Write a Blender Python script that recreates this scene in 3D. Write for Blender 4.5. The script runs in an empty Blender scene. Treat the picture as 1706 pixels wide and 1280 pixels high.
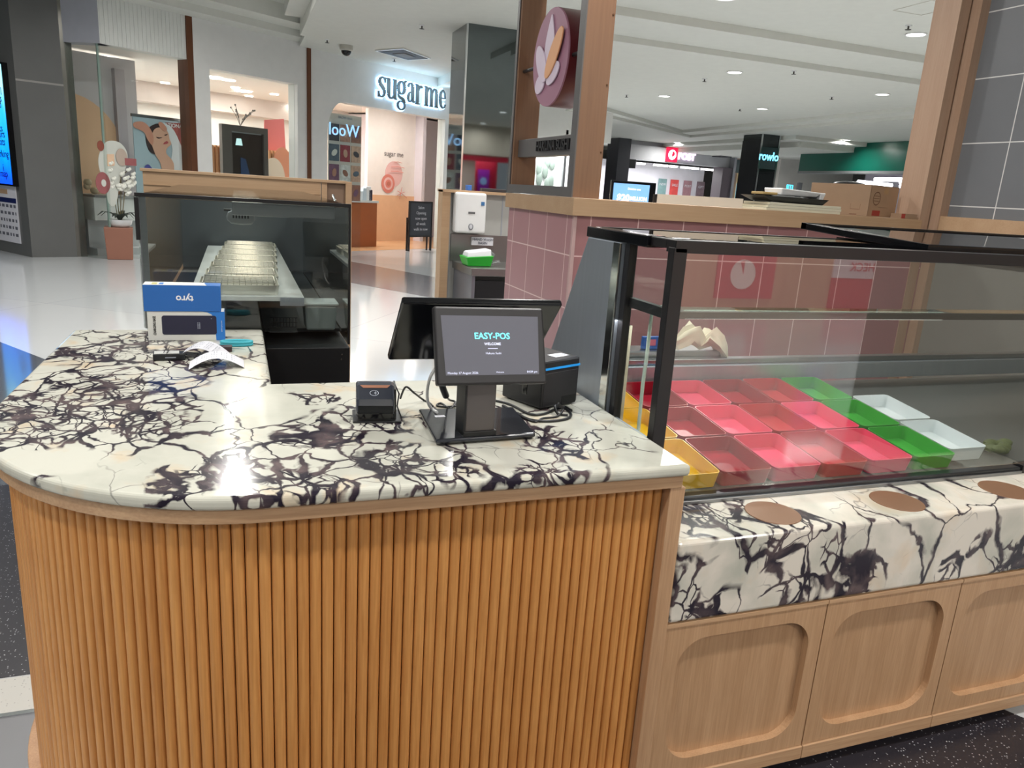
import bpy, bmesh, math, random
from mathutils import Vector, Matrix
random.seed(7)
S = bpy.context.scene
C = S.collection
V = Vector
# ---------------------------------------------------------------- camera
CW, CH, FPX = 1706, 1280, 1250.0
ROT = ((0.94069914, -0.33329446, 0.06324504), (-0.02609104, -0.25695884, -0.96607009), (0.33823718, 0.90713117, -0.25041696))
EYE = V((0, 0, 1.62))
cam_data = bpy.data.cameras.new('camera')
cam = bpy.data.objects.new('camera', cam_data)
C.objects.link(cam)
S.camera = cam
cam_data.sensor_width = 36
cam_data.lens = FPX / CW * 36
cam_data.clip_start = 0.05
cam_data.clip_end = 200
m = Matrix.Identity(4)
for i in range(3):
    m[i][0] = ROT[0][i]; m[i][1] = -ROT[1][i]; m[i][2] = -ROT[2][i]; m[i][3] = EYE[i]
cam.matrix_world = m
# ---------------------------------------------------------------- world, exposure
w = bpy.data.worlds.new('world'); S.world = w; w.use_nodes = True
w.node_tree.nodes['Background'].inputs[0].default_value = (0.93, 0.96, 1.0, 1)
w.node_tree.nodes['Background'].inputs[1].default_value = 0.55
S.view_settings.view_transform = 'Standard'
S.view_settings.look = 'None'
S.view_settings.exposure = 0.0
S.view_settings.gamma = 1.0
S.view_settings.use_curve_mapping = False
LAMP_W = 60.0      # watts of one mall downlight

# ---------------------------------------------------------------- measuring helpers (sight lines of the survey photo)
def ray(px, py):
    a, b = (px - CW / 2) / FPX, (py - CH / 2) / FPX
    return V([ROT[0][i] * a + ROT[1][i] * b + ROT[2][i] for i in range(3)])
def onY(px, py, y):
    r = ray(px, py); return EYE + r * (y / r.y)
def onX(px, py, x):
    r = ray(px, py); return EYE + r * (x / r.x)
def onZ(px, py, z):
    r = ray(px, py); return EYE + r * ((z - EYE.z) / r.z)
class Plane:                       # vertical wall plane: point a, heading in degrees; s runs along, d goes behind
    def __init__(s, ax, ay, deg):
        s.a = V((ax, ay)); t = math.radians(deg); s.d = V((math.cos(t), math.sin(t))); s.n = V((-math.sin(t), math.cos(t))); s.deg = deg
    def P(s, u, z, back=0.0):
        q = s.a + s.d * u + s.n * back; return V((q.x, q.y, z))
    def hit(s, px, py, back=0.0):
        r = ray(px, py); a = s.a + s.n * back
        k = (a.dot(s.n)) / (r.x * s.n.x + r.y * s.n.y)
        p = EYE + r * k
        return (V((p.x, p.y)) - a).dot(s.d), p.z

# ---------------------------------------------------------------- materials
MATS = {}
def srgb(c):
    return tuple(((x / 255) / 12.92 if x / 255 <= 0.04045 else ((x / 255 + 0.055) / 1.055) ** 2.4) for x in c) + (1,)
def mat(name, col=None, rough=0.5, metal=0.0, emit=None, estr=0.0, spec=0.5, coat=0.0, noise=None, trans=None, bump=None):
    if name in MATS: return MATS[name]
    m = bpy.data.materials.new(name); m.use_nodes = True; MATS[name] = m
    nt = m.node_tree; b = nt.nodes['Principled BSDF']
    c = srgb(col); b.inputs['Base Color'].default_value = c
    b.inputs['Roughness'].default_value = rough; b.inputs['Metallic'].default_value = metal
    b.inputs['Specular IOR Level'].default_value = spec
    b.inputs['Coat Weight'].default_value = coat
    if emit: b.inputs['Emission Color'].default_value = srgb(emit); b.inputs['Emission Strength'].default_value = estr
    tc = nt.nodes.new('ShaderNodeTexCoord')
    sc, amt = noise if noise else (6.0, 0.05)
    mp = nt.nodes.new('ShaderNodeMapping')
    st = (1, 1, 1)
    if isinstance(sc, tuple): st = sc; sc = 1.0
    mp.inputs['Scale'].default_value = st
    nt.links.new(tc.outputs['Object'], mp.inputs[0])
    n = nt.nodes.new('ShaderNodeTexNoise'); n.inputs['Scale'].default_value = sc; n.inputs['Detail'].default_value = 4
    nt.links.new(mp.outputs[0], n.inputs['Vector'])
    mx = nt.nodes.new('ShaderNodeMix'); mx.data_type = 'RGBA'
    mx.inputs['A'].default_value = tuple(x * (1 - amt) for x in c[:3]) + (1,)
    mx.inputs['B'].default_value = tuple(min(1, x * (1 + amt)) for x in c[:3]) + (1,)
    nt.links.new(n.outputs[0], mx.inputs['Factor']); nt.links.new(mx.outputs['Result'], b.inputs['Base Color'])
    if bump:
        bp = nt.nodes.new('ShaderNodeBump'); bp.inputs['Strength'].default_value = bump
        bp.inputs['Distance'].default_value = 0.002
        nt.links.new(n.outputs[0], bp.inputs['Height']); nt.links.new(bp.outputs[0], b.inputs['Normal'])
    return m
def glow(name, col, s):
    return mat(name, col, 0.6, emit=col, estr=s, noise=(1.0, 0.0))
def glass(name, tint=(245, 249, 248), refl=.04, k=.9, haze=0.0):
    """thin clear pane: mirror share after Schlick, the rest passes straight through"""
    if name in MATS: return MATS[name]
    m = bpy.data.materials.new(name); m.use_nodes = True; MATS[name] = m
    nt = m.node_tree; nt.nodes.clear(); L = nt.links
    o = nt.nodes.new('ShaderNodeOutputMaterial'); t = nt.nodes.new('ShaderNodeBsdfTransparent'); g = nt.nodes.new('ShaderNodeBsdfGlossy')
    t.inputs[0].default_value = srgb(tint); g.inputs['Roughness'].default_value = haze
    f = nt.nodes.new('ShaderNodeLayerWeight'); f.inputs[0].default_value = .5
    p = nt.nodes.new('ShaderNodeMath'); p.operation = 'POWER'; p.inputs[1].default_value = 5
    mm = nt.nodes.new('ShaderNodeMath'); mm.operation = 'MULTIPLY_ADD'; mm.inputs[1].default_value = k; mm.inputs[2].default_value = refl; mm.use_clamp = True
    x = nt.nodes.new('ShaderNodeMixShader')
    L.new(f.outputs['Facing'], p.inputs[0]); L.new(p.outputs[0], mm.inputs[0]); L.new(mm.outputs[0], x.inputs[0])
    L.new(t.outputs[0], x.inputs[1]); L.new(g.outputs[0], x.inputs[2]); L.new(x.outputs[0], o.inputs[0])
    return m
def wood(name, c1, c2, axis='Z', scale=1.0, rough=0.5, fleck=0.0):
    if name in MATS: return MATS[name]
    m = bpy.data.materials.new(name); m.use_nodes = True; MATS[name] = m
    nt = m.node_tree; b = nt.nodes['Principled BSDF']; b.inputs['Roughness'].default_value = rough
    L = nt.links
    tc = nt.nodes.new('ShaderNodeTexCoord'); mp = nt.nodes.new('ShaderNodeMapping')
    k = {'Z': (1, 1, .035), 'X': (.035, 1, 1), 'Y': (1, .035, 1)}[axis]
    mp.inputs['Scale'].default_value = tuple(x * scale for x in k)
    L.new(tc.outputs['Object'], mp.inputs[0])
    a = nt.nodes.new('ShaderNodeTexNoise'); a.inputs['Scale'].default_value = 220; a.inputs['Detail'].default_value = 3
    d = nt.nodes.new('ShaderNodeTexNoise'); d.inputs['Scale'].default_value = 18; d.inputs['Detail'].default_value = 3
    L.new(mp.outputs[0], a.inputs['Vector']); L.new(mp.outputs[0], d.inputs['Vector'])
    ad = nt.nodes.new('ShaderNodeMath'); ad.operation = 'ADD'
    L.new(a.outputs[0], ad.inputs[0]); L.new(d.outputs[0], ad.inputs[1])
    mr = nt.nodes.new('ShaderNodeMapRange'); mr.inputs[1].default_value = 0.7; mr.inputs[2].default_value = 1.3
    L.new(ad.outputs[0], mr.inputs[0])
    mx = nt.nodes.new('ShaderNodeMix'); mx.data_type = 'RGBA'
    mx.inputs['A'].default_value = srgb(c1); mx.inputs['B'].default_value = srgb(c2)
    L.new(mr.outputs[0], mx.inputs['Factor']); L.new(mx.outputs['Result'], b.inputs['Base Color'])
    bp = nt.nodes.new('ShaderNodeBump'); bp.inputs['Strength'].default_value = 0.15; bp.inputs['Distance'].default_value = 0.001
    L.new(a.outputs[0], bp.inputs['Height']); L.new(bp.outputs[0], b.inputs['Normal'])
    return m
def marble(name, blobs, clear, warm=0.4, ang=14, yscale=.78, base=(203, 202, 190), cs=1.0):
    m = bpy.data.materials.new(name); m.use_nodes = True; MATS[name] = m
    nt = m.node_tree; b = nt.nodes['Principled BSDF']; L = nt.links
    N = lambda t: nt.nodes.new(t)
    def math_(op, a, bb, c=None, clamp=False):
        n = N('ShaderNodeMath'); n.operation = op; n.use_clamp = clamp
        for i, x in enumerate((a, bb, c)):
            if x is None: continue
            if isinstance(x, (int, float)): n.inputs[i].default_value = x
            else: L.new(x, n.inputs[i])
        return n.outputs[0]
    def mr(x, a0, a1, b0, b1, smooth=False):
        n = N('ShaderNodeMapRange'); n.clamp = True
        if smooth: n.interpolation_type = 'SMOOTHSTEP'
        for i, q in enumerate((x, a0, a1, b0, b1)):
            if isinstance(q, (int, float)): n.inputs[i].default_value = q
            else: L.new(q, n.inputs[i])
        return n.outputs[0]
    tc = N('ShaderNodeTexCoord'); obj = tc.outputs['Object']
    mp = N('ShaderNodeMapping'); mp.inputs['Rotation'].default_value = (0, 0, math.radians(ang)); mp.inputs['Scale'].default_value = (1, yscale, .8)
    L.new(obj, mp.inputs[0])
    def warp(v, sc, amt, det=3):
        n = N('ShaderNodeTexNoise'); n.inputs['Scale'].default_value = sc; n.inputs['Detail'].default_value = det
        L.new(v, n.inputs['Vector'])
        s = N('ShaderNodeVectorMath'); s.operation = 'SUBTRACT'; s.inputs[1].default_value = (.5, .5, .5); L.new(n.outputs['Color'], s.inputs[0])
        q = N('ShaderNodeVectorMath'); q.operation = 'SCALE'; q.inputs['Scale'].default_value = amt; L.new(s.outputs[0], q.inputs[0])
        a = N('ShaderNodeVectorMath'); a.operation = 'ADD'; L.new(v, a.inputs[0]); L.new(q.outputs[0], a.inputs[1])
        return a.outputs[0]
    v1 = warp(mp.outputs[0], 2.6, .16); v2 = warp(v1, 9, .07); v3 = warp(v2, 34, .014)
    def vor(v, sc, rnd=1.0):
        n = N('ShaderNodeTexVoronoi'); n.feature = 'DISTANCE_TO_EDGE'; n.inputs['Scale'].default_value = sc; n.inputs['Randomness'].default_value = rnd; L.new(v, n.inputs['Vector']); return n.outputs['Distance']
    def noi(v, sc, det=3):
        n = N('ShaderNodeTexNoise'); n.inputs['Scale'].default_value = sc; n.inputs['Detail'].default_value = det; L.new(v, n.inputs['Vector']); return n.outputs[0]
    def blobsum(lst):
        out = None
        for (x, y, z, r) in lst:
            d = N('ShaderNodeVectorMath'); d.operation = 'DISTANCE'; d.inputs[1].default_value = (x, y, z); L.new(v1b, d.inputs[0])
            q = mr(d.outputs['Value'], 0.0, r, 1.0, 0.0, True)
            out = q if out is None else math_('MAXIMUM', out, q)
        return out
    v1b = warp(obj, 6, .16, 4)
    M = blobsum(blobs)
    if clear: M = math_('SUBTRACT', M, blobsum(clear), clamp=True)
    big = vor(v3, 5.6 * cs); mid = vor(v3, 12.5 * cs); small = vor(v3, 30 * cs)
    nA, nB, nC = noi(v1, 4.0), noi(v2, 7, 3), noi(v1, 11, 4)
    # long veins between large clasts: thin, swelling where the noise is high
    wA = math_('MULTIPLY_ADD', mr(nB, .42, .72, 0, 1), .05, .004)
    vA = math_('MULTIPLY', mr(big, math_('MULTIPLY', wA, .5), math_('ADD', wA, .008), 1, 0), mr(math_('ADD', nA, math_('MULTIPLY', M, .35)), .42, .46, 0, 1))
    # nets of small clasts inside the dense patches
    wB = math_('MULTIPLY_ADD', mr(nC, .40, .72, 0, 1), .18, .022)
    vB = math_('MULTIPLY', mr(mid, math_('MULTIPLY', wB, .6), math_('ADD', wB, .012), 1, 0), mr(math_('ADD', M, math_('MULTIPLY', nB, .3)), .27, .36, 0, 1))
    wC = math_('MULTIPLY_ADD', mr(nC, .45, .74, 0, 1), .24, .04)
    vC = math_('MULTIPLY', mr(small, math_('MULTIPLY', wC, .6), math_('ADD', wC, .03), 1, 0), mr(math_('ADD', math_('MULTIPLY', M, .7), math_('MULTIPLY', nC, .8)), .78, .88, 0, 1))
    hair = vor(warp(v2, 6, .08), 8.0)
    vH = math_('MULTIPLY', mr(hair, .002, .016, .5, 0), mr(noi(v1, 6), .52, .6, 0, 1))
    solid = math_('MULTIPLY', mr(math_('ADD', nC, math_('MULTIPLY', M, .12)), .72, .80, 0, .9), mr(M, .35, .5, 0, 1))
    vein = math_('MAXIMUM', math_('MAXIMUM', vA, vB), math_('MAXIMUM', math_('MAXIMUM', vC, vH), solid))
    mx = N('ShaderNodeMix'); mx.data_type = 'RGBA'
    mx.inputs['A'].default_value = srgb(base); mx.inputs['B'].default_value = srgb((182, 182, 170))
    L.new(mr(noi(v2, 7, 5), .42, .75, 0, 1), mx.inputs['Factor'])
    m2 = N('ShaderNodeMix'); m2.data_type = 'RGBA'; m2.inputs['B'].default_value = srgb((214, 168, 104))
    L.new(mx.outputs['Result'], m2.inputs['A']); L.new(math_('MULTIPLY', mr(noi(v2, 8.5, 4), .56, .78, 0, 1), warm), m2.inputs['Factor'])
    m3 = N('ShaderNodeMix'); m3.data_type = 'RGBA'
    L.new(m2.outputs['Result'], m3.inputs['A'])
    vc = N('ShaderNodeMix'); vc.data_type = 'RGBA'; vc.inputs['A'].default_value = srgb((38, 32, 44)); vc.inputs['B'].default_value = srgb((108, 92, 92))
    L.new(mr(noi(v3, 16, 3), .45, .75, 0, 1), vc.inputs['Factor'])
    L.new(vc.outputs['Result'], m3.inputs['B']); L.new(vein, m3.inputs['Factor'])
    L.new(m3.outputs['Result'], b.inputs['Base Color'])
    b.inputs['Roughness'].default_value = .12; b.inputs['Specular IOR Level'].default_value = .4
    return m
def tile(name, col, grout, size, off=(0, 0), plane='XZ', rough=.35, gw=.006, sizes=None):
    m = bpy.data.materials.new(name); m.use_nodes = True; MATS[name] = m
    nt = m.node_tree; b = nt.nodes['Principled BSDF']; L = nt.links
    tc = nt.nodes.new('ShaderNodeTexCoord'); sp = nt.nodes.new('ShaderNodeSeparateXYZ'); L.new(tc.outputs['Object'], sp.inputs[0])
    def line(o, offs, sz):
        a = nt.nodes.new('ShaderNodeMath'); a.operation = 'SUBTRACT'; L.new(sp.outputs[o], a.inputs[0]); a.inputs[1].default_value = offs
        p = nt.nodes.new('ShaderNodeMath'); p.operation = 'PINGPONG'; L.new(a.outputs[0], p.inputs[0]); p.inputs[1].default_value = sz / 2
        c = nt.nodes.new('ShaderNodeMath'); c.operation = 'LESS_THAN'; L.new(p.outputs[0], c.inputs[0]); c.inputs[1].default_value = gw / 2
        return c.outputs[0]
    u = line(plane[0], off[0], sizes[0] if sizes else size); v = line(plane[1], off[1], sizes[1] if sizes else size)
    mxm = nt.nodes.new('ShaderNodeMath'); mxm.operation = 'MAXIMUM'; L.new(u, mxm.inputs[0]); L.new(v, mxm.inputs[1])
    n = nt.nodes.new('ShaderNodeTexNoise'); n.inputs['Scale'].default_value = 3; L.new(tc.outputs['Object'], n.inputs['Vector'])
    a = nt.nodes.new('ShaderNodeMix'); a.data_type = 'RGBA'; c = srgb(col)
    a.inputs['A'].default_value = tuple(x * .93 for x in c[:3]) + (1,); a.inputs['B'].default_value = tuple(x * 1.07 for x in c[:3]) + (1,)
    L.new(n.outputs[0], a.inputs['Factor'])
    x = nt.nodes.new('ShaderNodeMix'); x.data_type = 'RGBA'; L.new(a.outputs['Result'], x.inputs['A']); x.inputs['B'].default_value = srgb(grout)
    L.new(mxm.outputs[0], x.inputs['Factor']); L.new(x.outputs['Result'], b.inputs['Base Color'])
    b.inputs['Roughness'].default_value = rough
    return m
def terrazzo(name, col, fleck, rough=.25, density=.5):
    m = bpy.data.materials.new(name); m.use_nodes = True; MATS[name] = m
    nt = m.node_tree; b = nt.nodes['Principled BSDF']; L = nt.links
    tc = nt.nodes.new('ShaderNodeTexCoord')
    vo = nt.nodes.new('ShaderNodeTexVoronoi'); vo.inputs['Scale'].default_value = 110; L.new(tc.outputs['Object'], vo.inputs['Vector'])
    r = nt.nodes.new('ShaderNodeMapRange'); r.inputs[1].default_value = .12; r.inputs[2].default_value = .3; r.inputs[3].default_value = 1; r.inputs[4].default_value = 0
    L.new(vo.outputs['Distance'], r.inputs[0])
    sp = nt.nodes.new('ShaderNodeSeparateColor'); L.new(vo.outputs['Color'], sp.inputs[0])
    g = nt.nodes.new('ShaderNodeMath'); g.operation = 'GREATER_THAN'; g.inputs[1].default_value = density; L.new(sp.outputs[0], g.inputs[0])
    mu = nt.nodes.new('ShaderNodeMath'); mu.operation = 'MULTIPLY'; L.new(r.outputs[0], mu.inputs[0]); L.new(g.outputs[0], mu.inputs[1])
    mx = nt.nodes.new('ShaderNodeMix'); mx.data_type = 'RGBA'; mx.inputs['A'].default_value = srgb(col); mx.inputs['B'].default_value = srgb(fleck)
    L.new(mu.outputs[0], mx.inputs['Factor']); L.new(mx.outputs['Result'], b.inputs['Base Color'])
    b.inputs['Roughness'].default_value = rough
    return m

white_paint = mat('white_paint', (232, 232, 230), .6)
ceil_m = mat('ceiling_paint', (208, 209, 202), .7)
black_pl = mat('black_plastic', (22, 23, 26), .38)
black_gl = mat('black_gloss', (14, 15, 18), .12)
black_mt = mat('black_metal_frame', (26, 24, 26), .35)
steel = mat('brushed_steel', (150, 153, 156), .3, 1.0, noise=((2, 2, 90), .1))
steel_dk = mat('stainless_side', (176, 184, 194), .42, .85, noise=((60, 60, 2), .08))
chrome = mat('chrome', (215, 218, 220), .12, 1.0)
bench_steel = mat('bench_steel', (140, 140, 138), .35, .9)
oak = wood('pale_oak', (196, 158, 122), (172, 134, 100))
oakx = wood('pale_oak_rail', (198, 162, 126), (176, 138, 104), 'X')
slat_m = wood('honey_oak_slats', (216, 156, 90), (186, 124, 64), 'Z', .9, .42)
capw = wood('tan_laminate', (182, 152, 120), (172, 140, 108), 'X', .6)
copper = wood('copper_brown_panel', (142, 108, 84), (130, 98, 76), 'Z', .35, .35)
grey_mt = mat('grey_metal_face', (112, 110, 110), .4, .5)
mirror_gr = mat('grey_mirror_cladding', (105, 112, 114), .03, 1.0)
glass_m = glass('clear_glass', (248, 251, 250), .03)
glass_case = glass('display_case_glass', (246, 248, 246), .10)
glass_hot = glass('hot_case_glass', (246, 248, 247), .05)
white_pl = mat('white_plastic', (225, 226, 226), .3)
paper = mat('white_paper', (214, 214, 220), .7)
ink = mat('black_ink', (25, 25, 28), .6)
greyink = mat('grey_print', (150, 155, 165), .6)

# ---------------------------------------------------------------- mesh helpers
class MB:
    def __init__(s): s.v = []; s.f = []; s.sm = []
    def add(s, vs, fs, smooth=False):
        o = len(s.v); s.v += [V(p) for p in vs]
        for f in fs: s.f.append([i + o for i in f]); s.sm.append(smooth)
        return s
    def box(s, x0, x1, y0, y1, z0, z1, M=None):
        vs = [V((x, y, z)) for z in (z0, z1) for y in (y0, y1) for x in (x0, x1)]
        if M: vs = [M @ v for v in vs]
        return s.add(vs, [(0, 2, 3, 1), (4, 5, 7, 6), (0, 1, 5, 4), (2, 6, 7, 3), (0, 4, 6, 2), (1, 3, 7, 5)])
    def hexa(s, b, t):              # four bottom, four top points
        return s.add(list(b) + list(t), [(3, 2, 1, 0), (4, 5, 6, 7)] + [(i, (i + 1) % 4, 4 + (i + 1) % 4, 4 + i) for i in range(4)])
    def prism(s, poly, a, b, f=None, smooth=False):   # poly of 2d points swept from a to b; f maps (u, v, h) to a point
        f = f or (lambda u, v, h: (u, v, h)); n = len(poly)
        vs = [f(u, v, a) for u, v in poly] + [f(u, v, b) for u, v in poly]
        s.add(vs, [tuple(range(n))[::-1], tuple(range(n, 2 * n))])
        o = len(s.v) - 2 * n
        for i in range(n): s.f.append([o + i, o + (i + 1) % n, o + n + (i + 1) % n, o + n + i]); s.sm.append(smooth)
        return s
    def tube(s, pts, r, k=8, cap=True):
        pts = [V(p) for p in pts]; n = len(pts); vs = []; up = V((0, 0, 1))
        for i, p in enumerate(pts):
            t = (pts[min(i + 1, n - 1)] - pts[max(i - 1, 0)]).normalized()
            a = t.cross(up)
            if a.length < .05: a = t.cross(V((0, 1, 0)))
            a.normalize(); b = t.cross(a); rr = r[i] if isinstance(r, (list, tuple)) else r
            vs += [p + (a * math.cos(q) + b * math.sin(q)) * rr for q in [2 * math.pi * j / k for j in range(k)]]
        fs = [(i * k + j, i * k + (j + 1) % k, (i + 1) * k + (j + 1) % k, (i + 1) * k + j) for i in range(n - 1) for j in range(k)]
        if cap: fs += [tuple(range(k))[::-1], tuple((n - 1) * k + j for j in range(k))]
        return s.add(vs, fs, True)
    def lathe(s, prof, c=(0, 0, 0), k=24, M=None):
        vs = []; 
        for r, z in prof:
            for j in range(k):
                a = 2 * math.pi * j / k; p = V((r * math.cos(a), r * math.sin(a), z))
                vs.append((M @ p if M else p) + V(c))
        n = len(prof)
        fs = [(i * k + j, i * k + (j + 1) % k, (i + 1) * k + (j + 1) % k, (i + 1) * k + j) for i in range(n - 1) for j in range(k)]
        fs += [tuple(range(k))[::-1], tuple((n - 1) * k + j for j in range(k))]
        return s.add(vs, fs, True)
    def quad(s, a, b, c, d): return s.add([a, b, c, d], [(0, 1, 2, 3)])
    def ball(s, c, r, k=10, sq=(1, 1, 1)):
        pr = [(max(.001, math.sin(math.pi * i / k)) * r, -math.cos(math.pi * i / k) * r) for i in range(k + 1)]
        M = Matrix.Diagonal((sq[0], sq[1], sq[2], 1)); return s.lathe(pr, c, k * 2, M)
def set_tags(o, label=None, cat=None, group=None, kind=None):
    if label: o['label'] = label
    if cat: o['category'] = cat
    if group: o['group'] = group
    if kind: o['kind'] = kind
    return o
def obj(name, mb, mt, parent=None, bevel=0, seg=2, local=False, label=None, cat=None, group=None, kind=None, sharp=True):
    me = bpy.data.meshes.new(name)
    off = parent.matrix_basis.inverted() if (parent and not local) else None
    top = parent
    if parent and not local:
        M = parent.matrix_basis.copy(); p = parent.parent
        while p: M = p.matrix_basis @ M; p = p.parent
        Mi = M.inverted(); vs = [Mi @ v for v in mb.v]
    else: vs = mb.v
    me.from_pydata([tuple(v) for v in vs], [], mb.f); me.update()
    for p, s in zip(me.polygons, mb.sm): p.use_smooth = s
    bm = bmesh.new(); bm.from_mesh(me); bmesh.ops.recalc_face_normals(bm, faces=bm.faces); bm.to_mesh(me); bm.free()
    if any(mb.sm): me.set_sharp_from_angle(angle=math.radians(50))
    me.materials.append(mt)
    o = bpy.data.objects.new(name, me); C.objects.link(o)
    if parent: o.parent = parent
    if bevel:
        b = o.modifiers.new('bevel', 'BEVEL'); b.width = bevel; b.segments = seg; b.limit_method = 'ANGLE'; b.angle_limit = math.radians(40)
    return set_tags(o, label, cat, group, kind)
def thing(name, label, cat, loc=(0, 0, 0), rz=0, group=None):
    o = bpy.data.objects.new(name, None); C.objects.link(o); o.location = loc; o.rotation_euler = (0, 0, rz); o.empty_display_size = .05
    o.matrix_basis = Matrix.Translation(V(loc)) @ Matrix.Rotation(rz, 4, 'Z')
    return set_tags(o, label, cat, group)
def dup(root, loc=None, label=None, group=None):
    r = root.copy(); C.objects.link(r)
    if loc: r.location = loc
    if label: r['label'] = label
    if group: r['group'] = group
    for ch in list(root.children):
        c = ch.copy(); C.objects.link(c); c.parent = r
        for g in list(ch.children):
            d = g.copy(); C.objects.link(d); d.parent = c
    return r
def text(body, size, o, xd, yd, depth=.002, align='CENTER', fat=0.0, mb=None, squash=1.0):
    cu = bpy.data.curves.new('t', 'FONT'); cu.body = body; cu.size = size; cu.align_x = align; cu.align_y = 'CENTER'
    cu.extrude = depth / 2; cu.offset = fat; cu.resolution_u = 3
    ob = bpy.data.objects.new('t', cu); C.objects.link(ob)
    bpy.context.view_layer.update()
    me = ob.to_mesh(); xd = V(xd).normalized(); yd = V(yd).normalized(); n = xd.cross(yd)
    mb = mb or MB(); mb.add([V(o) + xd * (v.co.x * squash) + yd * v.co.y + n * (v.co.z) for v in me.vertices], [tuple(p.vertices) for p in me.polygons])
    ob.to_mesh_clear(); bpy.data.objects.remove(ob); bpy.data.curves.remove(cu)
    return mb
def arc(cx, cy, rx, ry, a0, a1, n):
    return [(cx + rx * math.cos(math.radians(a0 + (a1 - a0) * i / n)), cy + ry * math.sin(math.radians(a0 + (a1 - a0) * i / n))) for i in range(n + 1)]
def rrect(x0, x1, y0, y1, r, n=5):
    return arc(x1 - r, y1 - r, r, r, 0, 90, n) + arc(x0 + r, y1 - r, r, r, 90, 180, n) + arc(x0 + r, y0 + r, r, r, 180, 270, n) + arc(x1 - r, y0 + r, r, r, 270, 360, n)
struct = dict(kind='structure')
#SECTION-STRUCTURE
# ================================================================ STRUCTURE: floor, ceiling, far walls
def floor_mat():
    m = bpy.data.materials.new('polished_floor'); m.use_nodes = True; nt = m.node_tree; b = nt.nodes['Principled BSDF']; L = nt.links
    tc = nt.nodes.new('ShaderNodeTexCoord')
    br = nt.nodes.new('ShaderNodeTexBrick'); br.offset = 0; br.inputs['Scale'].default_value = 1; br.inputs['Brick Width'].default_value = 3.6; br.inputs['Row Height'].default_value = 3.6
    br.inputs['Mortar Size'].default_value = .004; br.inputs['Color1'].default_value = srgb((196, 200, 202)); br.inputs['Color2'].default_value = srgb((204, 206, 207)); br.inputs['Mortar'].default_value = srgb((172, 175, 177))
    mp = nt.nodes.new('ShaderNodeMapping'); mp.inputs['Rotation'].default_value = (0, 0, math.radians(33)); L.new(tc.outputs['Object'], mp.inputs[0]); L.new(mp.outputs[0], br.inputs['Vector'])
    L.new(br.outputs[0], b.inputs['Base Color']); b.inputs['Roughness'].default_value = .1; b.inputs['Specular IOR Level'].default_value = .5
    return m
obj('floor', MB().box(-30, 34, -14, 42, -.1, 0), floor_mat(), kind='structure')
dark_t = terrazzo('dark_terrazzo', (44, 42, 48), (190, 190, 195), .3, .62)
dark_band = mat('dark_floor_band', (128, 128, 132), .12, noise=(2, .05))
light_t = terrazzo('light_terrazzo', (196, 196, 190), (150, 150, 146), .4, .7)
def inlay(poly, mt, n, z=.002): obj('trim_%d' % n, MB().prism(poly, -.001, z), mt, kind='structure')
inlay([(-3.6, 10.1), (-2.045, 7.772), (-1.564, 7.072), (-.9, 6.2), (-.2, 5.0), (-.2, 4.2), (-9, 4.2), (-9, 10.1)], mat('polished_dark_floor', (92, 96, 104), .08, noise=(2, .05)), 1)
inlay([(-.2, 4.2), (-.2, 2.49), (-9, 2.48), (-9, 4.2)], dark_t, 13)
inlay([(1.6, 16.6), (2.192, 15.452), (3.371, 13.197), (4.4, 11.0), (4.0, 9.0), (2.724, 10.686), (1.721, 12.24), (1.2, 13.2), (1.1, 15.8)], dark_band, 2)
inlay([(-2.5, -1.2), (-.2, 2.3), (1.0, 2.2), (2.3, 1.72), (2.415, 1.52), (2.52, 1.32), (2.9, .3), (2.4, -1.2)], dark_t, 3, .0015)
inlay([(-4, 2.3), (-4, 2.48), (-.3, 2.48), (-.3, 2.3)], light_t, 4)
inlay([(-4, 1.2), (-4, 2.02), (-.35, 2.02), (-.35, 1.2)], light_t, 5, .003)
drain = MB().box(-4, -.35, 2.03, 2.29, 0, .004)
obj('trim_6', drain, mat('grey_drain_plate', (120, 121, 124), .4, .3), kind='structure')
rl = MB()
for yy in (2.025, 2.285): rl.box(-4, -.35, yy - .008, yy + .008, 0, .008)
for xx in (-.86, -1.5, -2.1): rl.box(xx - .004, xx + .004, 2.03, 2.29, 0, .0055)
obj('trim_7', rl, chrome, kind='structure')
# ceiling at 4.15 with stepped coves
cb = MB()
cb.box(-30, 1.27, -14, 13.2, 4.45, 4.6)       # raised field left, nearest
cb.box(1.27, 4.7, -14, 42, 4.15, 4.6); cb.box(4.7, 34, -14, 10.2, 4.15, 4.6)
cb.box(4.7, 34, 10.2, 11.4, 4.04, 4.6); cb.box(4.7, 34, 11.4, 42, 3.95, 4.6)
cb.box(-30, 1.27, 13.2, 42, 4.6, 4.7)
obj('ceiling', cb, ceil_m, kind='structure')
tw = Plane(-2.04, 14.75, 33.5)
def wb(mb, s0, s1, z0, z1, d0, d1, pl=None):
    p = pl or tw
    return mb.hexa([p.P(s0, z0, d0), p.P(s1, z0, d0), p.P(s1, z0, d1), p.P(s0, z0, d1)], [p.P(s0, z1, d0), p.P(s1, z1, d0), p.P(s1, z1, d1), p.P(s0, z1, d1)])
cv = MB()                                                      # the coves run along the shop front and down the aisle
wb(cv, .3, 4.0, 4.22, 4.6, -.5, 14); wb(cv, .3, 3.6, 4.34, 4.6, -1.05, -.5)
cv.box(1.17, 1.27, -14, 15.5, 4.12, 4.6); cv.box(.86, 1.17, -14, 14.8, 4.3, 4.6)
obj('ceiling', cv, ceil_m, kind='structure')
rd = MB(); 
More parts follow.
